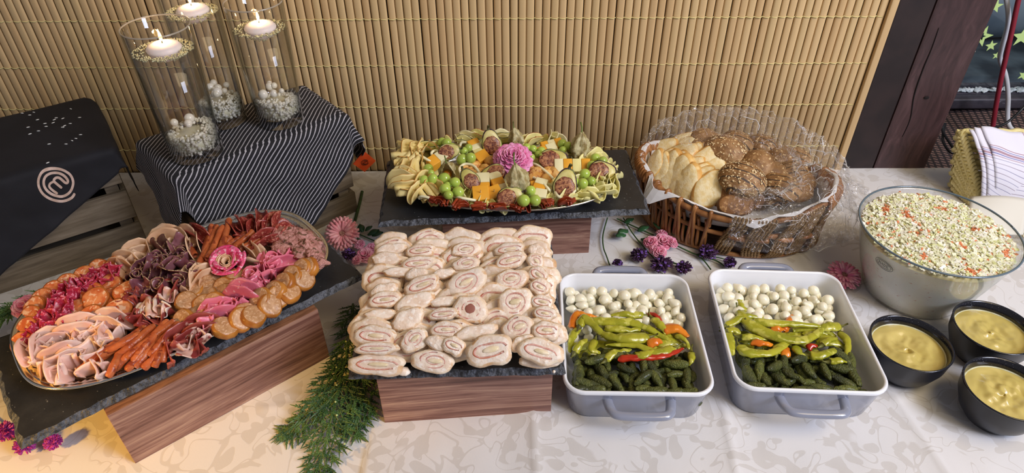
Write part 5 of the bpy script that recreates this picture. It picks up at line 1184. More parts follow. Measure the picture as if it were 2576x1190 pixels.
# paper liner
lin = mat('white_paper', S(226, 224, 222), S(218, 216, 214), ns=30, rough=.7, bump=.15, bs=60)
def liner(u, v):
    t_ = 2*PI*u; flap = .10*max(0, nz((math.cos(t_)*2.0, math.sin(t_)*2.0, 3), 1.2))+.22*math.exp(-((t_-math.radians(226))/.13)**2)+.10*math.exp(-((t_-math.radians(285))/.16)**2)+.05*math.exp(-((t_-math.radians(190))/.12)**2)
    if v < .6: k_ = v/.6*.90; z = .044+.02*(v/.6)**4
    else:
        q = (v-.6)/.4; k_ = .90+q*(.10+flap); z = .064+(rimz(t_)+.012-.064)*min(1, q*1.5)-max(0, q-.62)*flap*.42
    z += .004*nz((math.cos(t_)*6, math.sin(t_)*6, v*3), 1.4)*v; k_ += .018*nz((math.cos(t_)*9, math.sin(t_)*9, v*2), 1.)*v
    return bkp(t_, k_, z)-BK
thing('paper_liner', me('paper_liner', grid(liner, 110, 22, cu=True), lin, smooth=False), 'white paper lining the wicker bread basket with corners folded over its rim', 'paper', None, BK)
AB = lambda x, y: (1590+x/3.84, 350+y/3.84); AB2 = lambda x, y: (1560+x/5.95, 240+y/5.95); AB3 = lambda x, y: (1500+x/2.429, 230+y/2.429)
cru = food('golden_crust', S(226, 182, 104), S(208, 156, 80), S(238, 206, 140), ns=30, ns3=50, rough=.5, sss=.05, rnd=.05); crb = food('white_crumb', S(238, 222, 176), S(230, 206, 146), ns=160, rough=.7, rnd=.04, bump=.6, bs=420)
bgs = []
for k in range(4):
    vf, I = puck(.0215, .036, .017, 26, .05, 60+k*3, round_=.12, e=1.5, bowl=-.004); bgs.append(me('baguette_slice', vf, [crb, cru], I))
for i, (f, x, y, n, s_) in enumerate(((AB, 460, 60, (.5, -.2, .6), 1), (AB, 490, 80, (.2, -.6, .7), .9), (AB, 590, 80, (.6, -.1, .7), 1), (AB, 640, 120, (.5, -.2, .7), 1), (AB, 300, 110, (.4, -.4, .8), 1.0), (AB, 230, 235, (-.6, -.2, .6), .85), (AB, 330, 220, (.9, -.2, .3), .95), (AB, 450, 185, (.3, -.8, .7), 1.25), (AB, 555, 190, (.9, -.5, .3), 1.1),
                     (AB, 690, 175, (.75, -.55, .6), 1.2), (AB, 690, 240, (.75, -.6, .55), 1.25), (AB, 740, 275, (.75, -.55, .5), 1.1), (AB, 780, 310, (.8, -.5, .5), 1.05), (AB, 370, 320, (-.7, -.5, .6), 1.3), (AB, 460, 370, (-.6, -.6, .6), 1.35), (AB, 540, 430, (-.6, -.6, .5), 1.2),
                     (AB, 610, 400, (.8, -.5, .45), 1.2), (AB, 660, 440, (.8, -.5, .5), 1.2), (AB, 730, 490, (.75, -.6, .5), 1.25), (AB, 790, 500, (.8, -.5, .4), 1.1), (AB, 280, 290, (-.8, -.2, .5), 1.0), (AB, 560, 300, (.2, -.7, .7), 1.0), (AB, 470, 290, (-.3, -.6, .7), 1.1))):
    z = .105 if y > 250 else .112; sp = -.55 if n[0] > 0 else .25
    n = (-.5+.45*n[0]+R_.uniform(-.15, .15), -.62, .5+.25*n[2])
    thing('baguette_slice', bgs[i % 4], f'pale golden white bread slice in the basket, {nth(i)} from the back of the heap', 'bread', 'white bread slices', at(*f(x, y), z), facing(n, sp), s_)
def rollm(seed, a, b, c, slash, seeds):
    s = NT('wholegrain_crust'); v = s.coord('Object', (1, 1, 1), False)
    cc = s.ramp(s.noise(v, 40, 4, .6), [(.32, S(112, 78, 44)), (.5, S(150, 110, 66)), (.68, S(190, 152, 106))])
    if slash:
        sp = s.n('SeparateXYZ', {0: v}); g = s.math('SINE', s.math('ADD', s.math('MULTIPLY', sp.outputs[1], 2*PI/(b*.44)), s.math('MULTIPLY', s.noise(v, 28, 2), 4.)))
        cc = s.mix(s.ramp(g, [(.78, W0), (.92, W1)]), cc, S(66, 50, 38))
    cc = s.mix(s.ramp(s.noise(v, 190, 2), [(.62, W0), (.66, W1)]), cc, S(226, 196, 142)); cc = s.mix(s.ramp(s.noise(v, 150, 2, .5, 2), [(.66, W0), (.70, W1)]), cc, S(52, 38, 26))
    s.set(Base_Color=cc, Roughness=.6); s.bump(s.noise(v, 150, 4), .7, .002)
    def f(v_):
        d = v_.normalized(); w_ = Vector((d.x*a, d.y*b, d.z*c*(1 if d.z > 0 else .6))); k_ = 1+.05*nz(d, 2.5, seed)+.03*nz(d, 7, seed)
        if slash: k_ *= 1-.05*max(0, math.sin(w_.y*2*PI/(b*.44)+nz(w_, 28, 0)*2)-.55)*max(0, d.z)*2
        return w_*k_
    return me('bread_roll', sph(1, 40, 26, f), s.m)
sd_m = mat('oat_flake', S(228, 204, 158), rough=.7)
for i, (x, y, z, a, b, c, rot, slash, lab) in enumerate(((1060, 400, .126, .043, .037, .029, (.35, .15, -.45), 1, 'large seeded wholegrain roll with dark slashes in the middle of the basket'), (900, 110, .128, .042, .031, .026, (.4, .1, -.5), 0, 'oat-sprinkled roll behind the large slashed roll'),
        (690, 25, .118, .036, .029, .024, (.3, 0, .3), 0, 'floury seeded roll at the rear of the basket'), (1000, 45, .122, .034, .027, .024, (.3, 0, -.4), 1, 'brown roll at the rear right under the film'), (1210, 260, .116, .034, .034, .026, (.4, 0, -.5), 0, 'round seeded roll right of the large slashed roll'), (1180, 215, .122, .022, .018, .016, (.2, 0, 0), 0, 'small golden bun peeking behind the large slashed roll'),
        (1250, 70, .114, .032, .026, .022, (.2, 0, -.6), 1, 'dark brown roll under the film at the rear right'), (1440, 470, .104, .037, .029, .022, (.4, .1, -.3), 1, 'dark slashed roll under the film right of the large roll'), (1430, 180, .104, .034, .028, .022, (.2, 0, .4), 0, 'brown roll seen through the crinkled film'), (1560, 330, .098, .034, .028, .022, (.2, 0, .2), 1, 'rightmost roll buried under the crinkled film'),
        (1330, 330, .106, .032, .027, .022, (.3, 0, .2), 0, 'brown roll behind the dark slashed one under the film'), (1560, 200, .100, .034, .028, .022, (.2, 0, -.4), 1, 'slashed roll at the rear right end under the film'), (1640, 420, .092, .030, .026, .020, (.2, 0, .6), 0, 'round brown roll at the right end of the basket'),
        (1590, 500, .086, .030, .026, .020, (.3, 0, -.3), 0, 'small brown roll low at the right inside the basket'), (1380, 545, .084, .030, .024, .018, (.3, 0, .1), 1, 'dark roll low at the front right inside the basket'),
        (820, 200, .108, .034, .024, .020, (.3, .2, -.2), 0, 'plain brown roll between the white slices and the large roll'))):
    t = thing('bread_roll', rollm(i*1.7, a, b, c, slash, i in (0, 1)), lab, 'bread', 'wholegrain rolls', at(*AB(x, y), z), rot)
    if i in (0, 1):
        fl = []
        for k in range(150 if i == 0 else 110):
            th_, u_ = R_.random()*2*PI, R_.uniform(.15, .98); d = Vector((math.sqrt(1-u_*u_)*math.cos(th_), math.sqrt(1-u_*u_)*math.sin(th_), u_))
            p = Vector((d.x*a, d.y*b, d.z*c))*1.02; fl.append(xf(sph(1, 5, 4), Matrix.Translation(p) @ facing((d.x/a, d.y/b, d.z/c), R_.random()*3).to_4x4() @ Matrix.Diagonal((.0023, .0013, .0005, 1))))
        tag(ob('seed_topping', me('seed_topping', join(*fl), sd_m), t), kind='stuff')
drk = [food('dark_bread', S(150, 104, 56), S(122, 80, 40), S(186, 142, 90), ns=60, ns3=160, rough=.6, bump=.6, bs=300), food('dark_bread_crust', S(112, 74, 40), S(86, 56, 32), ns=50, rough=.6)]
dks = []
for k in range(2):
    vf, I = puck(.024, .019, .013, 20, .06, 80+k*4); dks.append(me('brown_bread_slice', vf, drk, I))
for i, (x, y) in enumerate(((860, 560), (930, 575), (990, 580), (1080, 585), (1150, 590), (950, 640), (1050, 645))):
    thing('brown_bread_slice', dks[i % 2], f'brown wholegrain bread slice at the front of the basket, {nth(i)} from left', 'bread', 'brown bread slices', at(*AB(x, y), .098), facing((-.6 if i < 5 else -.1, -.6, .6), .2), 1.0)
# cellophane
cel = NT('crinkled_film'); v_ = cel.coord('Object', (1, 1, 1), False); tr = cel.n('BsdfTransparent', {0: (.97, .97, .97, 1)}); g_ = cel.n('BsdfGlossy', {'Color': W1, 'Roughness': .035})
bp_ = cel.n('Bump', {'Height': cel.math('ADD', cel.noise(v_, 70, 3, .6, 1.5), cel.n('TexVoronoi', {'Vector': v_, 'Scale': 55.}).outputs['Distance']), 'Strength': 1., 'Distance': .012}); cel.link(bp_.outputs[0], g_.inputs['Normal'])
lw_ = cel.n('LayerWeight', {0: .25}); f_ = cel.math('ADD', cel.math('MULTIPLY', lw_.outputs['Facing'], .32), .08); mx_ = cel.n('MixShader', {0: f_, 1: tr.outputs[0], 2: g_.outputs[0]}); cel.link(mx_.outputs[0], cel.out.inputs[0])
def crump(p, A=1.):
    a = noise.ridged_multi_fractal(p*34, .9, 2.1, 4, 1., 2.)-1.2
    b_ = noise.ridged_multi_fractal(p*30+Vector((5, 3, 1)), .9, 2.1, 4, 1., 2.)-1.2
    return p+Vector((b_, a*.5, a))*.0068*A
def film1(u, v):                             # gathered over the right and rear of the basket, out over the rim
    t_ = math.radians(-88+u*262); K = [.50, .66, .84, 1.0, 1.12, 1.20]; Z = [.135, .165, .172, .152, .10, .05]
    q = v*5; i = min(4, int(q)); f = q-i; k_ = K[i]*(1-f)+K[i+1]*f; z = Z[i]*(1-f)+Z[i+1]*f
    back = max(0, math.sin(t_)); z += .035*back*math.sin(PI*v)*.9; k_ *= 1+.10*max(0, math.cos(t_))*v-.02*back; front = max(0, -math.sin(t_)); z -= .03*front*(1-v); k_ += front*.16*(1-v)
    p = bkp(t_, k_, z); p.y = min(p.y, 1.238)
    p = crump(p, .6+.8*min(v, 1-v)*2+.4); p.z = max(p.z, .004); p.y = min(p.y, 1.245); return p-BK
flm = thing('cellophane_wrap', me('cellophane_wrap', grid(film1, 150, 46), cel.m, smooth=False), 'crinkled clear cellophane pulled back over the right of the bread basket', 'film', None, BK)
def film2(u, v):                             # loose end spilling right onto the cloth
    x = .50+.20*u; y = 1.20-.20*v; k_ = math.sin(PI*v)
    p = Vector((x+.015*k_, y, .006+(.115*(1-u)**1.1+.02*math.sin(7*u+2))*k_**.6*(1-.2*u)+.02*k_)); p = crump(p, 1.6); p.z = max(.003, p.z); p.y = min(p.y, 1.245); return p-BK
ob('loose_end', me('loose_end', grid(film2, 60, 46), cel.m, smooth=False), flm)

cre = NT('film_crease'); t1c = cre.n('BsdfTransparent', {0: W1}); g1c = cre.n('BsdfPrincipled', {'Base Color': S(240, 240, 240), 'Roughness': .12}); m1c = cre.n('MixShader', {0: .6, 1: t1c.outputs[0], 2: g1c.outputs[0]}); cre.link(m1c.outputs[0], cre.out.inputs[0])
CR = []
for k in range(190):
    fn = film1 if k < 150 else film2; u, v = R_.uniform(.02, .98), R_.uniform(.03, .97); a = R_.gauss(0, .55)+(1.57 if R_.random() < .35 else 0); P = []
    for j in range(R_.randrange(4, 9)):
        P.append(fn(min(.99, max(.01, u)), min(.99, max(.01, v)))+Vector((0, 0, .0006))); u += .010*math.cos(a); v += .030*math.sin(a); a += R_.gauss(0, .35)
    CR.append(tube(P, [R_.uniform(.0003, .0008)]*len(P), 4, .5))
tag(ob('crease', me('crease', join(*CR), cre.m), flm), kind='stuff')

# ================================================================ CREAM BASKET WITH TEA TOWEL
crm = mat('cream_weave', S(232, 218, 156), S(216, 200, 130), ns=40, rough=.45, rnd=.05)
cbk = thing('napkin_basket', None, 'cream braided basket at the right holding folded tea towels', 'basket', None, (.96, 1.15, 0))
O_ = Vector((.96, 1.15, 0)); b0, b1 = at(2396, 480, .002), at(2440, 514, .002); t0_, t1_ = on(2414, 332, b0.y+.012), on(2461, 497, b1.y-.004)
NR = 9
for r in range(NR):                          # plaited courses of the side wall, each a part
    f0 = r/NR; a = b0.lerp(t0_, (r+.5)/NR); b = b1.lerp(t1_, (r+.5)/NR); P1, P2 = [], []
    for k in range(61):
        p = a.lerp(b, k/60); w__ = .0028*math.sin(k*.9+r*PI); P1.append(p-O_+Vector((w__-.001, 0, .0032*math.cos(k*.9)))); P2.append(p-O_+Vector((-w__, 0, -.0032*math.cos(k*.9))))
    ob('plaited_course', me('plaited_course', join(tube(P1, .0031, 6), tube(P2, .0031, 6)), crm), cbk)
for s_ in (0, 1):
    P = [t0_.lerp(t1_, k/70)-O_+Vector((.0045*math.cos(k*.8+PI*s_)+.004, 0, .0045*math.sin(k*.8+PI*s_)+.003)) for k in range(71)]; ob('braided_rim', me('braided_rim', tube(P, .0036, 7), crm), cbk)
for r in range(NR+1):
    a = b0.lerp(t0_, (r+.5)/(NR+1)); ob('plaited_course', me('plaited_course', tube([a-O_+Vector((.28*k/60, .012+.003*math.sin(k*.9+r*PI), 0)) for k in range(61)], .0062, 6), crm), cbk)
ob('basket_floor', me('basket_floor', box((b0.x-O_.x+.01, b1.y-O_.y-.02, .001), (b0.x-O_.x+.29, b0.y-O_.y+.012, .004)), crm), cbk)
def towel_mat():
    s = NT('striped_tea_towel'); sp = s.n('SeparateXYZ', {0: s.coord('UV', (1, 1, 1), False)}); x, y = sp.outputs[0], sp.outputs[1]
    def band(c, p, h): return s.math('COMPARE', c, p, h)
    base = S(224, 222, 232); col = base
    for c, ps_ in ((y, ((.30, .006, 0), (.33, .006, 1), (.365, .016, 0), (.40, .008, 1), (.43, .005, 0))), (x, ((.50, .006, 0), (.54, .006, 1), (.58, .022, 0), (.63, .008, 1), (.67, .008, 0), (.80, .006, 1)))):
        for p, h, k in ps_: col = s.mix(s.math('MULTIPLY', band(c, p, h), .75), col, (S(150, 92, 108), S(84, 84, 160))[k])
    fine = s.math('MULTIPLY', s.math('GREATER_THAN', y, .45), s.math('LESS_THAN', s.math('FRACT', s.math('MULTIPLY', y, 15)), .12))
    col = s.mix(s.math('MULTIPLY', fine, .7), col, s.mix(s.math('GREATER_THAN', s.math('FRACT', s.math('MULTIPLY', y, 7.5)), .5), S(110, 84, 110), S(92, 92, 140)))
    s.set(Base_Color=col, Roughness=.85); s.bump(s.noise(s.coord('Object'), 900, 2), .2, .0006); return s.m
twm = towel_mat()
def towel(dx, dz, seed):
    A_, B_ = on(2436+dx, 320+dz, b0.y), on(2640+dx, 352+dz, b0.y); C_, D_ = on(2466+dx, 498+dz, b1.y-.015), on(2680+dx, 590+dz, b1.y-.045)
    def f(u, v):
        p = A_.lerp(B_, u).lerp(C_.lerp(D_, u), v); q = math.sin(PI*v)
        return p-O_+Vector((0, -.012*q, .012*q+.0035*math.sin(u*9+seed+v*2)*v+.004*nz((u*3, v*3, seed), 1.5)))
    uv = [(i/30, j/24) for i in range(31) for j in range(25)]*2
    return me('tea_towel', sheet(f, 30, 24, .0025), twm, uv=uv)
for k, (dx, dz, lab) in enumerate(((32, -2, 'uppermost folded tea towel with blue and red stripes in the cream basket'), (14, 0, 'second folded tea towel edge showing below the uppermost one'), (2, 6, 'lowest folded tea towel edge showing beside the basket wall'))):
    thing('tea_towel', towel(dx, dz, k), lab, 'towel', 'folded tea towels', O_)
ppr = lambda u, v: Vector((at(2440+150*u, 495+8*u+70*v*(1-.15*u), .045)+Vector((0, 0, .006*math.sin(3*u+2*v)-.02*v))))
thing('paper_napkin', me('paper_napkin', sheet(ppr, 14, 10, .0008), mat('tissue_paper', S(222, 218, 204), rough=.8)), 'white tissue paper lying in front of the tea towels', 'napkin')
t = thing('woven_tray', None, 'pale wicker tray edge under the tissue paper at the right picture edge', 'tray', None, at(2590, 590, 0))
for k in range(9):
    z = .012+.004*(k % 2); P = [t.matrix_basis.inverted()@at(2540+8*k, 558+9*k, z), t.matrix_basis.inverted()@at(2600+6*k, 556+8*k, z+.004), t.matrix_basis.inverted()@at(2680+4*k, 560+7*k, z)]
    ob('willow_strand', me('willow_strand', tube(smooth_path(P, 5), .0026, 6), mat('pale_willow', S(214, 204, 170), rough=.6) if k == 0 else bpy.data.materials['pale_willow']), t)
ob('tray_base', me('tray_base', box((0, -.05, .001), (.16, .05, .008), .003), bpy.data.materials['pale_willow']), t, (.0, -.0, 0))

# ================================================================ CRATES, DRAPED CLOTHS, VASES
cwd = NT('weathered_crate_board'); v_ = cwd.coord('Object', (1.5, 14, 14)); f_ = cwd.noise(v_, 6, 5, .6); cwd.set(Base_Color=cwd.ramp(f_, [(.3, S(78, 68, 54)), (.5, S(108, 96, 78)), (.7, S(132, 120, 102))]), Roughness=.75); cwd.bump(f_, .35, .0015)
def crate(label, O, ang, L, D, Hh, rows):
    t = thing('wooden_crate', None, label, 'crate', 'weathered wooden crates', O, (0, 0, ang))
    fb_ = [me('slat', box((0, 0, 0), (L, .008, h), .0015), cwd.m, smooth=False) for z, h in rows]; sb_ = [me('slat', box((0, .008, 0), (.008, D-.008, h), .0015), cwd.m, smooth=False) for z, h in rows]
    sbm = [me('slat', box((0, 0, 0), (D-.016, .008, h), .0015), cwd.m, smooth=False) for z, h in rows]
    for i, (z, h) in enumerate(rows):
        ob('slat', fb_[i], t, (0, 0, z)); ob('slat', fb_[i], t, (0, D-.008, z)); ob('slat', sbm[i], t, (.008, .008, z), (0, 0, PI/2)); ob('slat', sbm[i], t, (L, .008, z), (0, 0, PI/2))
    ps_ = me('corner_post', box((0, 0, 0), (.022, .022, Hh-.004), .0015), cwd.m, smooth=False)
    for x in (.009, L-.031):
        for y in (.009, D-.031): ob('corner_post', ps_, t, (x, y, 0))
    bt = me('base_slat', box((.008, 0, 0), (L-.008, .035, .006), .001), cwd.m, smooth=False)
    for k in range(int(D/.045)): ob('base_slat', bt, t, (0, .012+k*.045, .010))
    tp = me('top_slat', box((0, 0, 0), (L, .04, .006), .001), cwd.m, smooth=False)
    nn = int((D+.004)/.044)
    for k in range(nn): ob('top_slat', tp, t, (0, (D-.04)*k/(nn-1), Hh-.006))
# crate 2: near corner N2, long side towards R2
R2 = Vector((-.310, 1.116, 0)); a2 = math.radians(42); N2 = R2-Vector((math.cos(a2), math.sin(a2), 0))*.30; H2 = .214
crate('weathered wooden crate under the striped cloth and the glass vases', N2, a2, .30, .150, H2, [(.0, .046), (.060, .066), (.138, .068)])
C1 = Vector((-.690, 1.012, 0)); a1 = math.radians(34); N1 = C1-Vector((math.cos(a1), math.sin(a1), 0))*.36; H1 = .210
crate('weathered wooden crate under the black cloth at the left edge', N1, a1, .36, .22, H1, [(.0, .052), (.066, .058), (.140, .064)])
def drape(O, ang, L, D, Hh, ca, cx, cy, hw, hd, n1, n2, wr, seed, t=.0012, top_w=.002, extra=None):
    """a rectangular cloth (turned by ca, centre cx, cy in crate coordinates) laid over the crate top"""
    c_, s_ = math.cos(ca), math.sin(ca)
    def f(u, v):
        a, b = (u-.5)*2*hw, (v-.5)*2*hd
        x, y = cx+c_*a-s_*b, cy+s_*a+c_*b
        qx, qy = min(max(x, 0), L), min(max(y, 0), D); dx, dy = x-qx, y-qy; d = math.hypot(dx, dy)
        if d < 1e-6:
            z = Hh+.002+top_w*(1+nz((x*9, y*9, seed), 1)); ed = min(x, L-x, y, D-y)
            return (x, y, z)
        ux, uy = dx/d, dy/d; corner = 1-abs(abs(ux)-abs(uy)); r = .010; arc = r*PI/2
        wv = wr*(.4+min(d*5, 1.2))*(nz((x*13, y*13, seed), 1)+.5*nz((x*30, y*30, seed+2), 1))
        if d < arc: th_ = d/r; out = r*math.sin(th_)*.9; z = Hh+.003-r*(1-math.cos(th_))
        else: out = r*.9+(d-arc)*(.07+.30*corner**2+(.24 if (top_w > .003 and ux > .5) else 0)*min(1, (ux-.5)*2)); z = Hh+.003-r-(d-arc)*(.985-.08*corner)
        out += wv+.004
        if extra: out, z = extra(qx+ux*out, qy+uy*out, out, z, d)
        return (qx+ux*max(out, .0045), qy+uy*max(out, .0045), max(z, .004))
    C, S2 = math.cos(ang), math.sin(ang)
    def g(u, v):
        x, y, z = f(u, v); wx, wy = O.x+C*x-S2*y, O.y+S2*x+C*y
        if wy > 1.246: z = z-.0*(wy-1.246); wy = 1.246
        return Vector((wx, wy, z))
    return f, g
def stripes():
    s = NT('pinstriped_cotton'); sp = s.n('SeparateXYZ', {0: s.coord('UV', (1, 1, 1), False)}); n_ = s.noise(s.coord('UV', (1, 1, 1), False), 9, 2)
    a = s.math('ADD', sp.outputs[0], s.math('MULTIPLY', n_, .012)); q = s.math('FRACT', s.math('MULTIPLY', a, 1/.0072))
    br = s.math('GREATER_THAN', s.noise(s.coord('UV', (1, 1, 1), False), 1600, 1), .40)
    f = s.math('MULTIPLY', s.math('COMPARE', q, .5, .13), br)
    s.set(Base_Color=s.mix(f, S(22, 22, 28), S(186, 184, 190)), Roughness=.85); s.bump(s.noise(s.coord('Object'), 900, 2), .15, .0006); return s.m
def cloth_obj(name, g, nu, nv, m, ca_uv, hw, hd, label, cat):
    V, F = sheet(g, nu, nv, .0014); uv = []
    cu, su = math.cos(ca_uv), math.sin(ca_uv)
    for i in range(nu+1):
        for j in range(nv+1):
            a, b = (i/nu-.5)*2*hw, (j/nv-.5)*2*hd; uv.append((cu*a-su*b, su*a+cu*b))
    return thing(name, me(name, (V, F), m, uv=uv+uv), label, cat)
f2, g2 = drape(N2, a2, .30, .150, H2, math.radians(45), .150, .078, .225, .225, 0, 0, .0085, 11, top_w=.004)
cloth_obj('striped_cloth', g2, 150, 130, stripes(), math.radians(-90), .225, .225, 'black cloth with fine white stripes draped over the crate below the vases', 'cloth')
blkc = mat('black_cotton', S(24, 24, 29), S(30, 30, 36), ns=12, rough=.8, bump=.12, bs=700)
f1, g1_ = drape(N1, a1, .36, .22, H1, math.radians(28), .15, .11, .235, .24, 0, 0, .0060, 23)
cloth_obj('black_cloth', g1_, 120, 120, blkc, 0, .235, .24, 'plain black cloth with a cream emblem draped over the left crate', 'cloth')
# emblem: one winding stroke ending in a letter m, on the front fall of the black cloth
EM = [(622, 286), (600, 318), (560, 340), (515, 349), (462, 343), (405, 322), (357, 287), (327, 240), (318, 195), (328, 150), (352, 115), (392, 95), (445, 86), (505, 90), (556, 112), (592, 145), (609, 190), (605, 232), (586, 272), (552, 300), (512, 312), (470, 306), (425, 288), (388, 258), (367, 222), (364, 185), (378, 150), (410, 127), (450, 118), (495, 122), (538, 146), (565, 182), (560, 203), (543, 200), (520, 180), (495, 160), (470, 157), (450, 172), (452, 190), (480, 215), (516, 245)]
EM2 = [(455, 188), (430, 196), (412, 212), (413, 235), (440, 262), (480, 290)]
def on_cloth1(px, py, off=.0012):            # where the sight line meets the front fall of the cloth, a plane along the crate's front
    n = Vector((math.sin(a1), -math.cos(a1), 0)); P0 = N1+n*.016; o_ = Vector((0, 0, CH)); d = at(px, py, 0)-o_
    t_ = (P0-o_).dot(n)/d.dot(n); return o_+d*t_+n*off, n
from mathutils.bvhtree import BVHTree
cl1 = bpy.data.objects['black_cloth']; bv1 = BVHTree.FromPolygons([v.co for v in cl1.data.vertices], [tuple(p.vertices) for p in cl1.data.polygons])
cl2 = bpy.data.objects['striped_cloth']; bv2 = BVHTree.FromPolygons([v.co for v in cl2.data.vertices], [tuple(p.vertices) for p in cl2.data.polygons])
def ribbon(P, w_, bv, n0):
    Q = smooth_path([Vector((x, y, 0)) for x, y in P], 4); V, F = [], []
    for i, q in enumerate(Q):
        t_ = (Q[min(i+1, len(Q)-1)]-Q[max(i-1, 0)]).normalized(); s_ = Vector((-t_.y, t_.x, 0))
        for e in (-1, -.5, 0, .5, 1):
            r_ = q+s_*w_*e/2*(1 if 0 < i < len(Q)-1 else .6); p = on_cloth1(r_.x/3.305, 400+r_.y/3.305)[0]+n0*.05
            h = bv.ray_cast(p, -n0, .12); V.append((h[0] if h[0] is not None else p-n0*.05)+n0*.0009)
    for i in range(len(Q)-1):
        for k in range(4): F.append((i*5+k, i*5+k+1, (i+1)*5+k+1, (i+1)*5+k))
    return V, F
n0 = on_cloth1(140, 465)[1]
e = ob('printed_emblem', me('printed_emblem', join(ribbon(EM, 21, bv1, n0), ribbon(EM2, 19, bv1, n0)), mat('cream_print', S(216, 190, 176), S(196, 168, 150), ns=90, rough=.6)), cl1); e['label'] = 'cream printed spiral emblem ending in a letter m'
# rice grains on the black cloth
rice = me('rice_grain', sph(1, 7, 5, lambda v: Vector((v.x*.0032, v.y*.0010, v.z*.0009))), mat('white_rice', S(230, 230, 225), rough=.5))
for k, (x, y) in enumerate(((158, 615), (240, 660), (284, 656), (336, 633), (246, 676), (335, 680), (375, 660), (150, 680), (160, 716), (262, 770), (430, 720), (385, 752), (200, 640), (118, 605), (345, 672), (378, 582), (425, 628), (335, 680), (405, 740), (300, 630), (180, 600), (205, 700), (255, 870), (352, 770), (290, 640))):
    px, py = x/2.125, y/2.125; o_ = Vector((0, 0, CH)); d = (at(px, py, 0)-o_).normalized(); h = bv1.ray_cast(o_, d, 3)
    if h[0] is not None: thing('rice_grain', rice, 'white grain of rice scattered on the black cloth', 'rice', 'rice grains on the black cloth', h[0]-d*.0012, (R_.uniform(-.3, .3), 0, R_.uniform(-.5, 1)))
# orange tag on the striped cloth
o_ = Vector((0, 0, CH)); TG = [(888, 412), (915, 379), (945, 404), (917, 432)]

_b = None
for v in cl2.data.vertices:
    q = v.co-o_; w__ = q.dot(_F); px_, py_ = 1288+FP*q.dot(_R)/w__, 595-FP*q.dot(_U)/w__; dd = (px_-905)**2+(py_-400)**2
    if _b is None or dd < _b[0]: _b = (dd, v.co.y)
yT = _b[1]-.006; Q = [on(px, py, yT+.012*((px-915)/30)) for px, py in TG]; nT = (Q[1]-Q[0]).cross(Q[3]-Q[0]).normalized()
if nT.y > 0: nT = -nT
tgo = ob('orange_tag', me('orange_tag', loft([[q for q in Q], [q+nT*.0012 for q in Q]]), mat('orange_leather', S(238, 96, 44), S(228, 84, 36), ns=60, rough=.5), smooth=False), cl2); tgo['label'] = 'orange tag with a small black spiral emblem'
def tq(x, y): # emblem coordinates (same drawing) onto the tag
    u, v = (x-468)/300, (y-215)/280; c = (Q[0]+Q[2])/2; ex = (Q[2]-Q[0])*.5; ey = (Q[1]-Q[3])*.5
    X = (Q[2]-Q[0]).normalized(); Y = nT.cross(X); s__ = .0145
    r = math.radians(-15); return c+nT*.0016+X*s__*(u*math.cos(r)-v*math.sin(r))-Y*s__*(u*math.sin(r)+v*math.cos(r))*(1 if Y.z > 0 else -1)
ob('tag_emblem', me('tag_emblem', join(tube(smooth_path([tq(*p) for p in EM], 3), .00045, 4), tube(smooth_path([tq(*p) for p in EM2], 3), .00045, 4)), mat('black_print', S(24, 20, 22), rough=.6)), tgo)

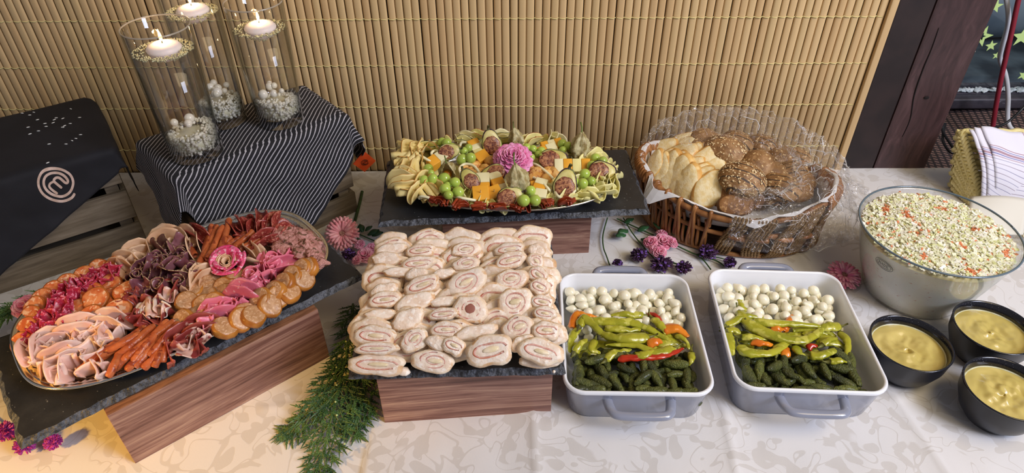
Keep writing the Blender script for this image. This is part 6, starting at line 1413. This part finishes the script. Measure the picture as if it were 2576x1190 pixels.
# vases
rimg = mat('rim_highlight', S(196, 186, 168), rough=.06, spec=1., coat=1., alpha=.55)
wat = glassm('water', (.99, .988, .98, 1), 0, .6).m; gls = glassm('vase_glass', (.992, .99, .984, 1)).m
pearl = mat('pearl', S(250, 244, 224), S(252, 248, 236), ns=20, rough=.18, rnd=.0, coat=.6); pearlg = mat('gold_pearl', S(232, 228, 186), S(214, 208, 160), ns=60, rough=.14, metal=.25)
wax = mat('white_wax', S(240, 232, 232), rough=.45, sss=.6, emit=(S(255, 215, 190), .12)); wick = mat('wick', S(40, 32, 28), rough=.9)
flame = mat('candle_flame', S(255, 200, 120), emit=(S(255, 205, 130), 9.), rough=1)
def vase(label, base, r0, r1, h_, wl, candle, pear, big, seed):
    rr = random.Random(seed); t = thing('glass_vase', None, label, 'vase', 'glass cylinder vases', base)
    rad = lambda z: r0+(r1-r0)*z/h_
    ob('glass_wall', me('glass_wall', lathe([(0, 0), (r0*.9, 0), (r0, .002), (rad(h_*.5), h_*.5), (r1, h_-.001), (r1-.0008, h_+.0008), (r1-.0022, h_-.001), (rad(h_*.5)-.0022, h_*.5), (rad(.016)-.0024, .018), (r0*.8, .014), (0, .013)], 72), gls), t)
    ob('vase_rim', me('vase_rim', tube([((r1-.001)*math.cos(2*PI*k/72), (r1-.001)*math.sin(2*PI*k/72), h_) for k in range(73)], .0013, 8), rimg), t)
    ob('water', me('water', lathe([(0, .0131), (r0*.8, .0142), (rad(.016)-.0022, .0182), (rad(wl)-.0020, wl), (rad(wl)*.6, wl-.0006), (0, wl-.0006)], 72), wat), t)
    pk = lambda r_: sph(r_, 7, 5); P = []
    for k in range(620):                     # bed of pearls at the foot
        a = rr.random()*2*PI; q = (rad(.02)-.0046)*rr.random()**.14; z = .016+rr.random()**.8*(pear*(.75+.2*math.sin(a+seed)))
        if q < r0*.8: z = .018+pear*(.62+.12*math.sin(a+seed))*(1.0+.25*(1-q/r0))+rr.random()*.003
        s_ = .0020 if rr.random() < .8 else .0031; P.append(xf(pk(s_), (q*math.cos(a), q*math.sin(a), z)))
    tag(ob('pearl_bed', me('pearl_bed', join(*P), pearl), t), kind='stuff')
    ob('pearl_core', me('pearl_core', lathe([(0, .017), (r0*.80, .018), (r0*.80, .018+pear*.5), (r0*.5, .018+pear*.6), (0, .018+pear*.65)], 36), mat('pearl_bedding', S(232, 228, 200), rough=.4)), t)
    for k in range(big):
        a = rr.random()*2*PI; q = r0*.55*rr.random()**.5; ob('large_pearl', me('large_pearl', sph(rr.uniform(.0042, .0085), 14, 10), pearl), t, (q*math.cos(a), q*math.sin(a), .020+pear+rr.uniform(0, .014)))
    # floating candle
    cx, cy = candle; c = thing('floating_candle', None, 'white floating candle burning in the '+label.replace('glass cylinder vase', 'vase'), 'candle', 'floating candles', Vector(base)+Vector((cx, cy, wl)))
    ob('wax', me('wax', lathe([(0, -.017), (.010, -.016), (.020, -.010), (.0245, -.001), (.0255, .0025), (.022, .0075), (.012, .011), (.004, .0105), (0, .0100)], 40), wax), c)
    ob('wick', me('wick', tube([(0, 0, .010), (.0004, 0, .014), (0, 0, .017)], .0006, 5), wick), c)
    ob('flame', me('flame', lathe([(0, .0125), (.0019, .0155), (.0026, .019), (.0018, .0245), (.0007, .029), (0, .032)], 12), flame), c)
    G = []
    for k in range(int(420 if seed != 3 else 240)):            # gold beads afloat round the candle
        a = rr.random()*2*PI; q = .0265+(rad(wl)-.0295)*rr.random()**.7
        x, y = q*math.cos(a), q*math.sin(a)
        if math.hypot(x, y) > rad(wl)-.004 or math.hypot(x-cx, y-cy) < .0262: continue
        G.append(xf(pk(.0013), (x, y, wl+.0008)))
    for k in range(60):
        a = rr.random()*2*PI; z = -.003-.012*rr.random(); q = .0255*math.sqrt(max(0, 1-(z/-.0175)**2))+.0012; G.append(xf(pk(rr.choice((.0011, .0016))), (cx+q*math.cos(a), cy+q*math.sin(a), wl+z)))
    tag(ob('floating_beads', me('floating_beads', join(*G), pearlg), t), kind='stuff')
    l = bpy.data.lights.new('candle_light', 'POINT'); l.energy = .12; l.color = (1, .62, .3); l.shadow_soft_size = .004; lo_ = bpy.data.objects.new('candle_light', l); COL.objects.link(lo_); lo_.parent = c; lo_.location = (0, 0, .024)
ZV = H2+.0085
vase('short glass cylinder vase nearest the camera on the striped cloth', (-.520, .976, ZV), .0415, .0490, .215, .178, (.0, .004), .036, 5, 1)
vase('tallest glass cylinder vase behind the nearest one on the striped cloth', (-.512, 1.086, ZV), .0400, .0460, .262, .196, (.002, 0), .034, 9, 2)
vase('glass cylinder vase standing at the right on the striped cloth', (-.410, 1.085, ZV), .0400, .0465, .212, .168, (.002, 0), .034, 6, 3)
